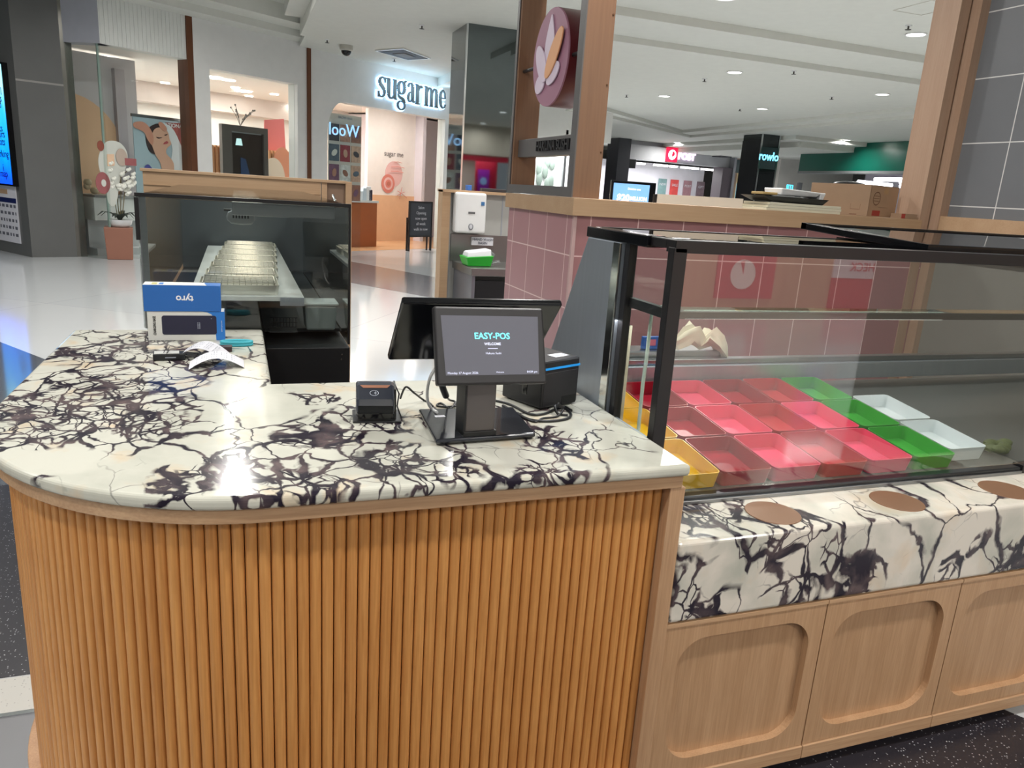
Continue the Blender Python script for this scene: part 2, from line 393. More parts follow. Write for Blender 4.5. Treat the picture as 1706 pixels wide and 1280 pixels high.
for k, (dz, ex) in enumerate(((3.86, 0), (3.78, .55))):
    pts = [(9.8 + ex * .2, 19.85 + ex), (14.35 + ex * 1.2, 23.5 + ex), (14.1 + ex, 12.9 + ex)]
    poly = [pts[0], pts[1], pts[2], (34, 10.6 + ex), (34, 42), (8.5, 42), (8.5, 18.7 + ex)]
    rd.prism(poly, dz, 3.96 - k * .09)
obj('ceiling', rd, ceil_m, kind='structure')
# outer shell of the hall, behind everything
sh = MB().box(-30, 34, 41.8, 42, 0, 4.6); obj('wall_back', sh, white_paint, kind='structure')
obj('wall_left', MB().box(-30, -29.8, -14, 42, 0, 4.6), white_paint, kind='structure')
obj('wall_right', MB().box(33.8, 34, -14, 42, 0, 4.6), white_paint, kind='structure')

# ---------------------------------------------------------------- downlights
def downlight_proto():
    t = thing('downlight', 'round white recessed ceiling downlight', 'ceiling light', (0, 0, 4.15))
    obj('trim_ring', MB().lathe([(.145, 0), (.15, -.012), (.13, -.014), (.122, -.004), (.122, 0)]), white_pl, t, local=True)
    obj('diffuser', MB().lathe([(.0, -.001), (.12, -.001), (.12, -.006), (0, -.006)]), glow('lamp_diffuser', (255, 253, 248), 7), t, local=True)
    l = bpy.data.lights.new('lamp', 'AREA'); l.shape = 'DISK'; l.size = .26; l.energy = LAMP_W; l.color = (1, .975, .94); l.spread = math.radians(165); l.specular_factor = .3
    o = bpy.data.objects.new('lamp', l); C.objects.link(o); o.parent = t; o.location = (0, 0, -.02)
    return t
dl = downlight_proto()
seen = [((1526, 57), 4.15, 'large bright ceiling downlight nearest the tall oak post'), ((1107, 160), 3.95, 'ceiling downlight nearest the lotus sign frame, right of it'),
        ((1270, 181), 3.95, 'ceiling downlight above the post office fascia and dark pillar'), ((1224, 120), 3.95, 'small ceiling downlight beside the ceiling joint line, above the other two'),
        ((1470, 157), 3.95, 'small ceiling downlight left of the oak post, halfway up'), ((1410, 233), 3.78, 'ceiling downlight just above the dark green fascia')]
first = True
for (px, py), z, lab in seen:
    p = onZ(px, py, z)
    if first: dl.location = p; dl['label'] = lab; first = False
    else: dup(dl, p, lab)
for p in [(-.1, 9.8), (5.9, 9.0), (-.1, 12.8), (2.7, 8.9), (-1.6, 3.4), (1.9, 3.3), (5.2, 3.4), (-1.6, .2), (1.9, .4), (5.2, .2), (-4.6, .4), (-4.6, 4.4), (8.6, 5.3), (-1.6, -3), (1.9, -3), (5.2, -3), (8.6, -.5), (-5, 8.6), (-5, 12.2), (9, 1.9), (-1.5, 6.6), (1.9, 6.2), (4.9, 6.6), (12.5, 8.8), (5.5, -5.6), (7.5, -5.4), (9.5, -5.6), (12, -5.4), (0, -6.5), (13, 4)]:  # unseen lamps; those close to the opposite shop are added to brighten its wall
    z = 4.15 if p[0] > 1.27 else 4.45
    dup(dl, (p[0], p[1], z), 'unseen round hall lamp, some of them added to brighten the opposite wall, outside the picture', 'unseen and added hall lamps')
for p in [(22, 27, 3.78), (16, 26.5, 3.78)]:
    dup(dl, p, 'round recessed ceiling downlight above the far walkway', 'ceiling downlights above the far walkway')
#SECTION-COUNTER
# ================================================================ THE CURVED COUNTER
def outline(ox, rx=None, y_end=3.14, n=28):        # offset inward by ox from the stone edge
    pts = [(1.005 - ox, 1.43 + ox)] + [(.05, 1.43 + ox)]
    pts = [(1.005 - ox, 1.43 + ox)] + arc(.05, 2.10, .637 - ox, .67 - ox, 270, 180, n) + [(-.587 + ox, y_end)]
    return pts
back = [(.083, 3.14), (.083, 2.285), (1.005, 2.285)]
blobs = [(-.48, 2.1, 1, .3), (-.35, 2.3, 1, .34), (-.14, 2.62, 1, .24), (-.2, 1.95, 1, .3), (-.42, 2.72, 1, .26), (-.5, 1.9, 1, .2), (-.3, 2.0, 1, .3), (.11, 1.5, 1, .2), (.3, 1.58, 1, .22), (.17, 1.74, 1, .2), (.42, 1.5, 1, .16), (-.3, 2.95, 1, .22),
         (.62, 1.45, 1, .13), (.77, 1.70, 1, .12), (.167, 2.12, 1, .10), (.32, 1.9, 1, .19), (-.03, 1.62, 1, .16), (.75, 1.62, 1, .14), (-.12, 1.52, 1, .1)]
clear = [(.0, 2.0, 1, .17), (.85, 1.9, 1, .18), (-.1, 1.72, 1, .12), (-.3, 1.62, 1, .14), (.05, 2.6, 1, .15), (.93, 1.55, 1, .16)]
stone_top = marble('calacatta_marble_top', blobs, clear, .55)
obj('worktop', MB().prism(outline(0) + [(-.587, 3.14)][:0] + back, .982, 1.012), stone_top, bevel=.011, seg=4,
    label='L-shaped white marble worktop with black veins on the slatted counter', cat='worktop')
ct = thing('service_counter', 'curved oak service counter with round vertical slats under the marble top', 'counter', (0, 2, 0))
o1 = outline(.012) + [(.075, 3.13), (.075, 2.27), (.993, 2.27)]
obj('edge_band', MB().prism(o1, .950, .9815), oakx, ct, bevel=.002)
body = outline(.062) + [(.07, 3.12), (.07, 2.25), (.94, 2.25)]
obj('carcass', MB().prism(body, .02, .95), mat('dark_carcass', (52, 38, 28), .6), ct)
sl = MB(); step = .0255; r = .0122
path = outline(.055, y_end=3.1, n=80); path[0] = (.952, 1.485)
seglen = [math.dist(path[i], path[i + 1]) for i in range(len(path) - 1)]; tot = sum(seglen)
k = 0
while k * step < tot:
    d = k * step; i = 0
    while i < len(seglen) - 1 and d > seglen[i]: d -= seglen[i]; i += 1
    t = d / seglen[i]; a, b = V(path[i]), V(path[i + 1]); p = a.lerp(b, t); tg = (b - a).normalized()
    nrm = V((tg.y, -tg.x))
    if nrm.dot(p - V((.3, 2.6))) < 0: nrm = -nrm
    prof = [p + tg * (r * math.cos(q)) + nrm * (r * .95 * math.sin(q)) for q in [math.pi * j / 8 for j in range(9)]]
    n = 9; vs = [(q.x, q.y, .06) for q in prof] + [(q.x, q.y, .951) for q in prof]
    sl.add(vs, [(j, j + 1, n + j + 1, n + j) for j in range(n - 1)], True); k += 1
obj('slat_panel', sl, slat_m, ct)
obj('plinth', MB().prism(outline(.018) + [(.06, 3.1), (.06, 2.2), (.94, 2.2)], 0, .115), oak, ct, bevel=.003)
obj('corner_post', MB().box(.963, 1.005, 1.445, 1.50, 0, .9495), oakx if 0 else oak, ct, bevel=.002)
obj('side_panel', MB().box(.945, 1.0, 1.5, 2.24, 0, .949), oak, ct)
# ---------------------------------------------------------------- lower cabinet run with stone shelf
cabs = [(1.009, 1.525), (1.527, 2.035), (2.037, 2.55)]
wherec = ['touching the slatted counter', 'middle one of the three', 'at the right edge of the picture']
def door_mesh(x0, x1, z0, z1, y, hx0, hx1, hz0, hz1, rad, depth):
    mb = MB(); hole = rrect(hx0, hx1, hz0, hz1, rad, 10); cx, cz = (hx0 + hx1) / 2, (hz0 + hz1) / 2; outer = []
    n = len(hole)
    for (u, v) in hole:
        dx, dz = u - cx, v - cz
        tx = ((x1 - cx) / dx if dx > 0 else (x0 - cx) / dx) if abs(dx) > 1e-6 else 1e9
        tz = ((z1 - cz) / dz if dz > 0 else (z0 - cz) / dz) if abs(dz) > 1e-6 else 1e9
        t = min(tx, tz); outer.append([cx + dx * t, cz + dz * t])
    for cxx, czz in ((x0, z0), (x0, z1), (x1, z0), (x1, z1)):      # snap the nearest to true corners
        j = min(range(n), key=lambda q: (outer[q][0] - cxx) ** 2 + (outer[q][1] - czz) ** 2); outer[j] = [cxx, czz]
    vs = [(u, y, v) for u, v in outer] + [(u, y, v) for u, v in hole] + [(u, y + depth, v) for u, v in hole] + [(u, y + .018 + depth, v) for u, v in outer]
    fs = []
    for j in range(n):
        q = (j + 1) % n
        fs += [(j, q, n + q, n + j), (n + j, n + q, 2 * n + q, 2 * n + j), (3 * n + j, 3 * n + q, q, j)]
    fs.append(tuple(range(2 * n, 3 * n))); fs.append(tuple(range(3 * n, 4 * n))[::-1])
    return mb.add(vs, fs)
recess_m = wood('oak_veneer_door', (194, 156, 120), (172, 134, 98))
for i, (x0, x1) in enumerate(cabs):
    t = thing('base_cabinet', 'oak base cabinet with rounded recessed door, ' + wherec[i], 'cabinet', ((x0 + x1) / 2, 1.7, 0), group='oak cabinets under the display case')
    obj('cabinet_body', MB().box(x0, x1, 1.478, 2.28, .02, .566), oak, t)
    dx0, dx1 = (x0 + .001 if i else .99), x1 - .001
    obj('door', door_mesh(dx0, dx1, .09, .556, 1.452, x0 + .043, x1 - .043, .135, .513, .085, .022), recess_m, t)
    obj('top_rail', MB().box(dx0, x1, 1.449, 1.478, .557, .568), oakx, t)
    obj('kick_board', MB().box(dx0, x1 + .001, 1.446, 1.478, .045, .088), oakx, t, bevel=.002)
stone_low = marble('calacatta_marble_shelf', [(1.04, 1.44, .66, .16), (1.1, 1.44, .58, .12), (1.3, 1.44, .75, .15), (1.38, 1.44, .62, .15), (1.2, 1.6, .8, .22), (1.4, 1.5, .8, .16), (1.5, 1.44, .72, .14), (1.62, 1.44, .60, .12), (1.95, 1.44, .59, .14), (2.2, 1.44, .6, .16), (1.14, 1.56, .8, .14), (2.06, 1.44, .7, .07)], [(1.17, 1.44, .68, .07), (1.8, 1.44, .7, .12)], .3, 30, .7, (222, 214, 202), .8)
sb = MB().box(1.006, 2.6, 1.447, 2.3, .77, .80); sb.box(1.006, 2.6, 1.447, 1.477, .57, .77)
obj('stone_shelf', MB().prism([(1.447, .57), (1.447, .80), (2.3, .80), (2.3, .77), (1.477, .77), (1.477, .57)], 1.006, 2.6, lambda u, v, h: (h, u, v)), stone_low, bevel=.012, seg=4,
    label='white and violet veined marble shelf with deep front above the oak cabinets', cat='worktop')
brz = mat('brown_bronze_disc', (140, 102, 76), .3, .25)
dproto = None
for i, ((x, y), lab) in enumerate([((1.373, 1.553), 'brown round metal disc set in the marble shelf, leftmost of the three'), ((1.815, 1.547), 'brown round metal disc set in the marble shelf, middle of the three'), ((2.262, 1.547), 'brown round metal disc set in the marble shelf, rightmost at the picture edge')]):
    o = obj('counter_disc', MB().lathe([(0, 0), (.074, 0), (.076, .001), (.075, .0025), (0, .003)], (0, 0, 0), 40), brz, label=lab, cat='disc', group='round metal discs on the marble shelf')
    o.location = (x, y, .7995)

# ================================================================ REFRIGERATED DISPLAY CASE
dc = thing('display_case', 'long glass refrigerated sushi display case with black frame and steel side', 'display case', (1.8, 2.0, .8))
X0, X1 = 1.03, 4.1
fr = MB()
fr.box(X0 - .003, X0 + .036, 1.655, 1.685, .80, 1.505)                       # front post
obj('front_post', fr, black_mt, dc, bevel=.002)
obj('rear_post', MB().box(X0 - .003, X0 + .022, 1.885, 1.915, .80, 1.498), black_mt, dc, bevel=.002)
tf = MB().box(X0, X1, 1.655, 1.70, 1.492, 1.524); tf.box(X0, X0 + .03, 1.70, 1.80, 1.500, 1.524)
obj('top_rail', tf, black_mt, dc, bevel=.002)
obj('end_cap', MB().box(X0 - .012, X0 + .045, 1.78, 2.157, 1.494, 1.5255), black_gl, dc, bevel=.003)
obj('roof_glass', MB().box(X0 + .04, X1, 1.70, 2.15, 1.516, 1.524), glass('roof_glass', (196, 202, 200), .12), dc)
obj('rear_top_rail', MB().box(X0 + .04, X1, 2.135, 2.16, 1.496, 1.526), black_mt, dc)
side = [(1.915, .99), (2.40, .99), (2.384, 1.046), (2.137, 1.494), (1.915, 1.494)]
obj('steel_side', MB().prism(side, X0 - .014, X0 + .004, lambda u, v, h: (h, u, v)), steel_dk, dc, bevel=.002)
obj('side_trim', MB().box(X0 - .019, X0 - .012, 1.915, 1.955, .995, 1.493), chrome, dc)
obj('side_skirt', MB().box(X0 - .01, X0 + .01, 1.70, 2.42, .80, .99), steel_dk, dc)
obj('front_glass', MB().box(X0 + .036, X1, 1.664, 1.670, .832, 1.494), glass_case, dc)
obj('side_glass', MB().box(X0 + .008, X0 + .013, 1.685, 1.885, .83, 1.494), glass('side_glass', (244, 248, 246), .04), dc)
bs = MB().box(X0, 2.47, 1.655, 1.69, .80, .822); obj('sill_rail', bs, mat('satin_black_steel', (70, 72, 74), .3, .8), dc, bevel=.004)
obj('sill_lip', MB().box(X0, 2.47, 1.648, 1.660, .80, .812), steel, dc, bevel=.002)
obj('sill_rail', MB().box(2.475, X1, 1.652, 1.69, .80, .828), black_mt, dc)
def deck(y): return .8075 + .125 * (y - 1.72)
dk = MB().hexa([(X0 + .012, 1.69, .801), (X1, 1.69, .801), (X1, 2.5, .801), (X0 + .012, 2.5, .801)], [(X0 + .012, 1.69, deck(1.69)), (X1, 1.69, deck(1.69)), (X1, 2.5, deck(2.5)), (X0 + .012, 2.5, deck(2.5))])
obj('deck', dk, mat('grey_steel_deck', (120, 122, 120), .35, .55, noise=((40, 3, 3), .06)), dc)
obj('rear_sill', MB().box(X0 + .012, X1, 2.44, 2.50, .93, 1.0), steel_dk, dc, bevel=.003)
obj('rear_track', MB().box(X0 + .012, X1, 2.46, 2.50, 1.0, 1.022), steel, dc, bevel=.003)
obj('glass_shelf', MB().box(X0 + .03, X1, 1.71, 1.84, 1.322, 1.327), glass('shelf_glass', (225, 238, 232), .08), dc)
obj('shelf_rail', MB().box(X0 + .02, X1, 1.695, 1.712, 1.318, 1.336), mat('dark_bronze_rail', (82, 74, 68), .35, .6), dc)
obj('shelf_bracket', MB().box(X0 + .012, X0 + .03, 1.70, 1.90, 1.318, 1.345), black_mt, dc)
obj('glowing_tube', MB().tube([(1.24, 1.9, 1.295), (2.26, 1.9, 1.295)], .014, 10), glow('case_tube', (245, 246, 240), 1.6), dc)  # pale glowing tube below the glass shelf
l = bpy.data.lights.new('case_lamp', 'AREA'); l.shape = 'RECTANGLE'; l.size = 1.9; l.size_y = .03; l.energy = 3; o = bpy.data.objects.new('lamp', l); C.objects.link(o); o.parent = dc; o.location = (-.05, -.1, .475)
obj('corner_strip', MB().box(1.07, 1.10, 1.955, 1.965, .84, 1.25), mat('cream_strip', (205, 195, 172), .5), dc)
cbl = [(1.10, 1.86, 1.33), (1.085, 1.86, 1.328), (1.079, 1.86, 1.31), (1.08, 1.86, 1.27), (1.088, 1.86, 1.2), (1.086, 1.86, 1.1), (1.083, 1.86, 1.0), (1.079, 1.86, .9), (1.082, 1.86, .85)]
obj('power_cable', MB().tube([onY(x, y, 1.86) for x, y in ((1106, 511), (1092, 513), (1086, 522), (1083, 545), (1078, 590), (1071, 640), (1066, 690), (1062, 730))], .0055), mat('white_hose', (225, 235, 225), .4), dc)
# second, slightly raised roof lid further right
lid = MB()
def tilt(y, dz): return 1.538 + (y - 1.78) * .055 + dz
x0 = 2.0
lid.hexa([(x0, 1.78, tilt(1.78, -.024)), (3.3, 1.78, tilt(1.78, -.024)), (3.3, 1.825, tilt(1.825, -.024)), (x0, 1.825, tilt(1.825, -.024))], [(x0, 1.78, tilt(1.78, 0)), (3.3, 1.78, tilt(1.78, 0)), (3.3, 1.825, tilt(1.825, 0)), (x0, 1.825, tilt(1.825, 0))])
lid.hexa([(x0, 1.825, tilt(1.825, -.024)), (x0 + .045, 1.825, tilt(1.825, -.024)), (x0 + .045, 2.36, tilt(2.36, -.024)), (x0, 2.36, tilt(2.36, -.024))], [(x0, 1.825, tilt(1.825, 0)), (x0 + .045, 1.825, tilt(1.825, 0)), (x0 + .045, 2.36, tilt(2.36, 0)), (x0, 2.36, tilt(2.36, 0))])
lid.box(x0, 3.3, 2.33, 2.36, 1.545, 1.57)
lt = thing('raised_case_lid', 'black framed sliding lid resting on the right part of the display case roof', 'lid', (2.5, 2.0, 1.54))
obj('lid_frame', lid, black_gl, lt, bevel=.002)
gl = MB().hexa([(x0 + .045, 1.825, tilt(1.825, -.01)), (3.3, 1.825, tilt(1.825, -.01)), (3.3, 2.33, tilt(2.33, -.01)), (x0 + .045, 2.33, tilt(2.33, -.01))], [(x0 + .045, 1.825, tilt(1.825, -.004)), (3.3, 1.825, tilt(1.825, -.004)), (3.3, 2.33, tilt(2.33, -.004)), (x0 + .045, 2.33, tilt(2.33, -.004))])
obj('lid_glass', gl, glass('roof_glass'), lt)
obj('lid_runner', MB().box(x0 + .03, x0 + .06, 1.80, 2.2, 1.524, 1.5285), black_mt, lt)
# ---------------------------------------------------------------- trays
def tray_mesh(wd, dp, h):
    mb = MB(); t = .003; n = 5
    def lp(ins, z, r): return [(u, v, z) for u, v in rrect(-wd / 2 + ins, wd / 2 - ins, -dp / 2 + ins, dp / 2 - ins, r, n)]
    loops = [lp(.006, 0, .014), lp(0, h, .018), lp(t, h, .015), lp(.006 + t, t, .012)]
    m_ = len(loops[0]); vs = sum(loops, []); fs = []
    for a in range(3):
        for j in range(m_):
            q = (j + 1) % m_; fs.append((a * m_ + j, a * m_ + q, (a + 1) * m_ + q, (a + 1) * m_ + j))
    mb.add(vs, fs, True); mb.f += [list(range(m_))[::-1], list(range(3 * m_, 4 * m_))]; mb.sm += [False, False]
    return mb
cols = {'yellow': (240, 190, 10), 'crimson': (170, 12, 44), 'pink': (236, 84, 118), 'red': (196, 44, 56), 'green': (64, 170, 58), 'white': (226, 232, 234)}
colx = [1.13, 1.315, 1.50, 1.685, 1.87, 2.06, 2.245, 2.43]
rowy = [1.72, 1.955, 2.195, 2.43]
rows = [['yellow', 'crimson', 'pink', 'red', 'pink', 'green', 'white'], ['yellow', 'crimson', 'pink', 'red', 'pink', 'green', 'white'], ['yellow', 'crimson', 'pink', 'crimson', 'red', 'green', None]]
rn = ['front row', 'middle row', 'back row']; protos = {}
for r_ in range(3):
    for c_ in range(7):
        cn = rows[r_][c_]
        if not cn: continue
        if cn not in protos:
            o = obj('food_tray', tray_mesh(.179, .228, .05), mat('tray_' + cn, cols[cn], .3), local=True, cat='tray', group='plastic food trays in the display case'); protos[cn] = o
        else:
            o = protos[cn].copy(); C.objects.link(o)
        extra = ''
        if c_ == 2 and r_ < 2 or (c_ == 2 and r_ == 2): extra = ', between crimson ones' if r_ == 2 else ', left pink one'
        if cn == 'pink' and c_ == 4: extra = ', beside the green one'
        if cn == 'crimson': extra = ', beside the yellow one' if c_ == 1 else ', beside the red one'
        o['label'] = 'empty %s food tray in the display case %s%s' % (cn, rn[r_], extra)
        yc = (rowy[r_] + rowy[r_ + 1]) / 2 + (.035 if cn == 'white' else 0)
        o.location = ((colx[c_] + colx[c_ + 1]) / 2, yc, deck(yc) + .002)
        o.rotation_euler = (math.atan(.125), 0, 0)
# crumpled wrap at the right inside the case
w_ = MB()
for k in range(9):
    a = k * .7; w_.ball((2.52 + .05 * math.cos(a) + k * .006, 1.80 + .03 * math.sin(a * 1.3), .835 + .004 * (k % 3)), .022, 5, (1.4, 1, .7))
obj('food_scraps', w_, mat('green_garnish', (88, 96, 52), .6, noise=(60, .4)), label='dark green packaged garnish at the right end inside the display case', cat='food')
#SECTION-COUNTERTOP
# ================================================================ THINGS ON THE COUNTER
# customer display + operator screen on one stand
ps = thing('pos_terminal', 'black dual-screen point of sale terminal on a flat square base', 'point of sale terminal', (.57, 1.76, 1.012))
ba = [onZ(697, 685, 1.022), onZ(726, 738, 1.022), onZ(892.6, 726, 1.022), onZ(855, 681.6, 1.022)]
bx = MB().hexa([V((p.x, p.y, 1.016)) for p in ba], [V((p.x, p.y, 1.029)) for p in ba])
obj('base_plate', bx, mat('pos_base', (38, 40, 46), .12, coat=.5), ps, bevel=.006, seg=3)
for p in ba:
    q = p.lerp(V((.57, 1.77, 1.022)), .13)
    obj('foot', MB().lathe([(0, 1.0122), (.012, 1.0122), (.012, 1.0165), (0, 1.0165)], (q.x, q.y, 0), 12), black_pl, ps)
R3 = Matrix.Translation((.545, 1.70, 0)) @ Matrix.Rotation(math.radians(3), 4, 'Z')
obj('column', MB().box(-.040, .040, -.028, .03, 1.028, 1.235, R3), mat('dark_grey_column', (104, 99, 98), .35, .4), ps, bevel=.005)
obj('column_side', MB().box(-.043, -.038, -.03, .032, 1.028, 1.235, R3), black_pl, ps); obj('column_foot', MB().box(-.043, .043, -.033, .034, 1.028, 1.042, R3), black_pl, ps, bevel=.002)
TL, TR, BL, BR = onY(724, 510, 1.652), onY(904.5, 511.5, 1.665), onY(729, 642.6, 1.588), onY(911.8, 638.8, 1.60)
TRf = TL + (BR - BL).normalized() * (TR - TL).length
xd = (TRf - TL).normalized(); yd = (TL - BL); yd = (yd - xd * yd.dot(xd)).normalized(); nd = xd.cross(yd)       # nd faces the customer
Wd, Hd = (BR - BL).length, (TL - BL).length
def sp_(u, v, n=0): return BL + xd * (u * Wd) + yd * (v * Hd) + nd * n
hs = MB().hexa([sp_(0, 0, -.022), sp_(1, 0, -.022), sp_(1, 0, 0), sp_(0, 0, 0)], [sp_(0, 1, -.022), sp_(1, 1, -.022), sp_(1, 1, 0), sp_(0, 1, 0)])
obj('customer_display', hs, mat('pos_bezel', (32, 30, 32), .4), ps, bevel=.005, seg=3)
cd = ps.children[-1]
scr = glow('screen_grey', (84, 84, 92), .55)
obj('screen', MB().quad(sp_(.075, .122, .0006), sp_(.925, .122, .0006), sp_(.945, .885, .0006), sp_(.055, .885, .0006)), scr, cd, label='lit grey welcome screen')
tq = MB(); text('EASY-POS', .0205, sp_(.505, .62, .0012), xd, yd, .0004, fat=.0003, mb=tq)
obj('screen_title', tq, glow('cyan_text', (110, 235, 240), 1.2), cd, label='cyan EASY-POS lettering')
tq = MB(); text('WELCOME', .0085, sp_(.505, .52, .0012), xd, yd, .0004, fat=.0002, mb=tq); tq.quad(sp_(.46, .458, .0012), sp_(.55, .458, .0012), sp_(.55, .466, .0012), sp_(.46, .466, .0012))
text('Hakuna Sushi', .0072, sp_(.51, .40, .0012), xd, yd, .0004, mb=tq); text('Monday 17 August 2026', .0075, sp_(.09, .15, .0012), xd, yd, .0004, align='LEFT', mb=tq)
text('Welcome', .005, sp_(.56, .155, .0012), xd, yd, .0004, mb=tq); text('04:04 pm', .0072, sp_(.86, .155, .0012), xd, yd, .0004, mb=tq)
obj('screen_text', tq, glow('pale_text', (205, 208, 228), .8), cd)
a, b_ = onY(671, 504.5, 1.70), onY(938, 510, 1.70)
b_.z = a.z - .002; c_ = onY(647, 601, 1.865)
dn = V((0, c_.y - a.y, c_.z - a.z)); nb = (b_ - a).cross(dn).normalized()
if nb.y > 0: nb = -nb
th = .02
mm = MB().hexa([a, b_, b_ + dn, a + dn], [a - nb * th, b_ - nb * th, b_ + dn - nb * th, a + dn - nb * th])
obj('operator_screen', mm, black_gl, ps, bevel=.006, seg=3)
obj('screen_arm', MB().hexa([(.51, 1.71, 1.19), (.59, 1.71, 1.19), (.61, 1.86, 1.22), (.50, 1.86, 1.22)], [(.51, 1.71, 1.235), (.59, 1.71, 1.235), (.61, 1.80, 1.255), (.50, 1.80, 1.255)]), black_pl, ps)
obj('rear_label', MB().box(-.062, -.035, .135, .15, 1.0292, 1.0296, R3), paper, ps, label='small white sticker on the base')
def cable(name, pts, r, mt, label, cat='cable', z0=None):
    P = [V(p) for p in pts]; out = []
    for i in range(len(P) - 1):
        p0, p1, p2, p3 = P[max(i - 1, 0)], P[i], P[i + 1], P[min(i + 2, len(P) - 1)]
        for t in [j / 6 for j in range(6)]:
            out.append(.5 * ((2 * p1) + (p2 - p0) * t + (2 * p0 - 5 * p1 + 4 * p2 - p3) * t * t + (3 * p1 - p0 - 3 * p2 + p3) * t ** 3))
    out.append(P[-1]); return obj(name, MB().tube(out, r, 8), mt, label=label, cat=cat)
Zc = 1.012
cable('white_cable', [onY(727, 612, 1.80), onY(717, 628, 1.82), onY(712, 650, 1.86), onY(713, 670, 1.88), V(onZ(720, 682, 1.03)), onZ(728, 687, 1.034)], .0042, white_pl, 'thick white cable looping down behind the customer screen')
def zp(x, y, z=1.0155): return onZ(x, y, z)
cable('reader_cable', [zp(667, 664, 1.03), onZ(676, 645, 1.07), zp(690, 655, 1.05), zp(706, 667), zp(716, 672), zp(721, 677)], .003, black_pl, 'thin black cable running from the card reader behind the screen base')
cable('power_cord', [onY(739, 643, 1.83), onY(742, 655, 1.86), zp(748, 666, 1.03), zp(758, 670), zp(750, 681), zp(735, 672), zp(728, 676), zp(745, 678), zp(770, 675)], .003, black_pl, 'black cord tangled at the back left of the screen base')
obj('cable_sleeve', MB().tube([onY(733, 632, 1.80), onY(739, 650, 1.83), onY(743, 660, 1.85)], .009, 10), black_pl, label='black plastic plug sleeve hanging below the customer screen', cat='plug')
cable('screen_cord', [zp(756, 677), zp(764, 668), zp(775, 667), zp(800, 666), zp(826, 668), zp(852, 675), zp(882, 690), zp(905, 690), zp(925, 682), zp(940, 678), zp(952, 684)], .0038, black_pl, 'black cord between the screen base and the printer')
cable('printer_cable', [zp(838, 676), zp(862, 690), zp(885, 700), zp(915, 702), zp(944, 698), zp(951, 690), zp(940, 680), zp(925, 676, 1.035), zp(930, 690), zp(946, 692)], .0042, black_pl, 'thick black cable coiled in front of the receipt printer')
cable('network_cord', [zp(930, 672, 1.05), zp(938, 682, 1.03), zp(928, 694), zp(905, 697), zp(893, 703), zp(878, 698), zp(862, 688)], .0032, black_pl, 'black cord looped beneath the coiled printer cable')
# receipt printer
pr = thing('receipt_printer', 'black receipt printer with a bright blue stripe and white sticker on top', 'printer', (.802, 1.904, 1.012), math.radians(24))
obj('housing', MB().box(0, .155, 0, .165, .004, .1445), mat('printer_black', (30, 30, 33), .42), pr, bevel=.006, local=True)
obj('stripe', MB().box(.002, .1555, -.0008, .03, .117, .1235), mat('blue_stripe', (30, 140, 210), .4, emit=(20, 120, 200), estr=.25), pr, local=True, label='bright blue stripe')
obj('side_vent', MB().box(-.0008, .01, .055, .082, .03, .085), black_gl, pr, bevel=.012, local=True)
obj('front_panel', MB().box(.006, .149, -.0015, .01, .01, .108), mat('printer_front', (36, 35, 38), .5), pr, bevel=.001, local=True)
obj('cable_recess', MB().box(.085, .145, -.0025, .004, .006, .032), mat('dark_recess', (10, 10, 11), .7), pr, local=True)
obj('sticker', MB().box(.075, .135, .025, .06, .1446, .1450), paper, pr, local=True, label='white paper sticker')
obj('sticker_print', MB().box(.085, .105, .032, .05, .1451, .1453).box(.11, .13, .035, .04, .1451, .1453).box(.11, .13, .045, .05, .1451, .1453), greyink, pr, local=True)
obj('foot', MB().box(.01, .145, .01, .15, 0, .004), black_pl, pr, local=True)
# card reader
cr = thing('card_reader', 'small black contactless card reader with a copper stripe, on its stand', 'card reader', (.332, 1.915, 1.012), math.radians(-7))
prof = [(-.045, .012), (-.062, .03), (-.05, .062), (-.018, .092), (.006, .098), (.022, .09), (.024, .03), (.02, .012)]
obj('reader_body', MB().prism(prof, -.052, .046, lambda u, v, h: (h, u, v)), mat('reader_black', (56, 60, 70), .22, coat=.3), cr, bevel=.008, seg=3, local=True)
def rf(u, t, e=.0012):     # point on the sloped top face
    a_ = V((0, -.05, .062)); b2 = V((0, -.018, .092)); n_ = V((0, -(.092 - .062), -.018 + .05)).normalized(); n_ = V((0, -.684, .73))
    p = a_.lerp(b2, t) + n_ * e; return V((u, p.y, p.z))
obj('copper_stripe', MB().quad(rf(-.034, .78), rf(.028, .78), rf(.036, .97), rf(-.042, .97)), mat('copper_band', (196, 138, 112), .35, .3), cr, local=True, label='copper coloured stripe')
sy = MB(); ring = []
for j in range(24):
    a1, a2 = 2 * math.pi * j / 24, 2 * math.pi * (j + 1) / 24
    sy.quad(*[V(rf(-.006 + rr * math.cos(q) * 1.35, .42 + rr * math.sin(q) * 22)) for rr, q in ((.0075, a1), (.0085, a1), (.0085, a2), (.0075, a2))])
for j in range(4):
    for i in range(4):
        q1, q2 = math.radians(-50 + i * 25), math.radians(-25 + i * 25); r1 = .0018 + j * .0014
        sy.quad(*[V(rf(-.007 + rr * math.cos(q), .42 + rr * math.sin(q) * 22, .0014)) for rr, q in ((r1, q1), (r1 + .0007, q1), (r1 + .0007, q2), (r1, q2))])
obj('contactless_mark', sy, mat('pale_print', (215, 222, 235), .5), cr, local=True, label='white contactless symbol in a ring')
obj('front_lip', MB().prism([(-.06, .012), (-.0655, .028), (-.058, .046), (-.054, .046), (-.056, .012)], -.048, .042, lambda u, v, h: (h, u, v)), black_gl, cr, bevel=.002, local=True)
obj('stand_plate', MB().box(-.06, .064, -.06, .05, 0, .005), black_pl, cr, bevel=.002, local=True)
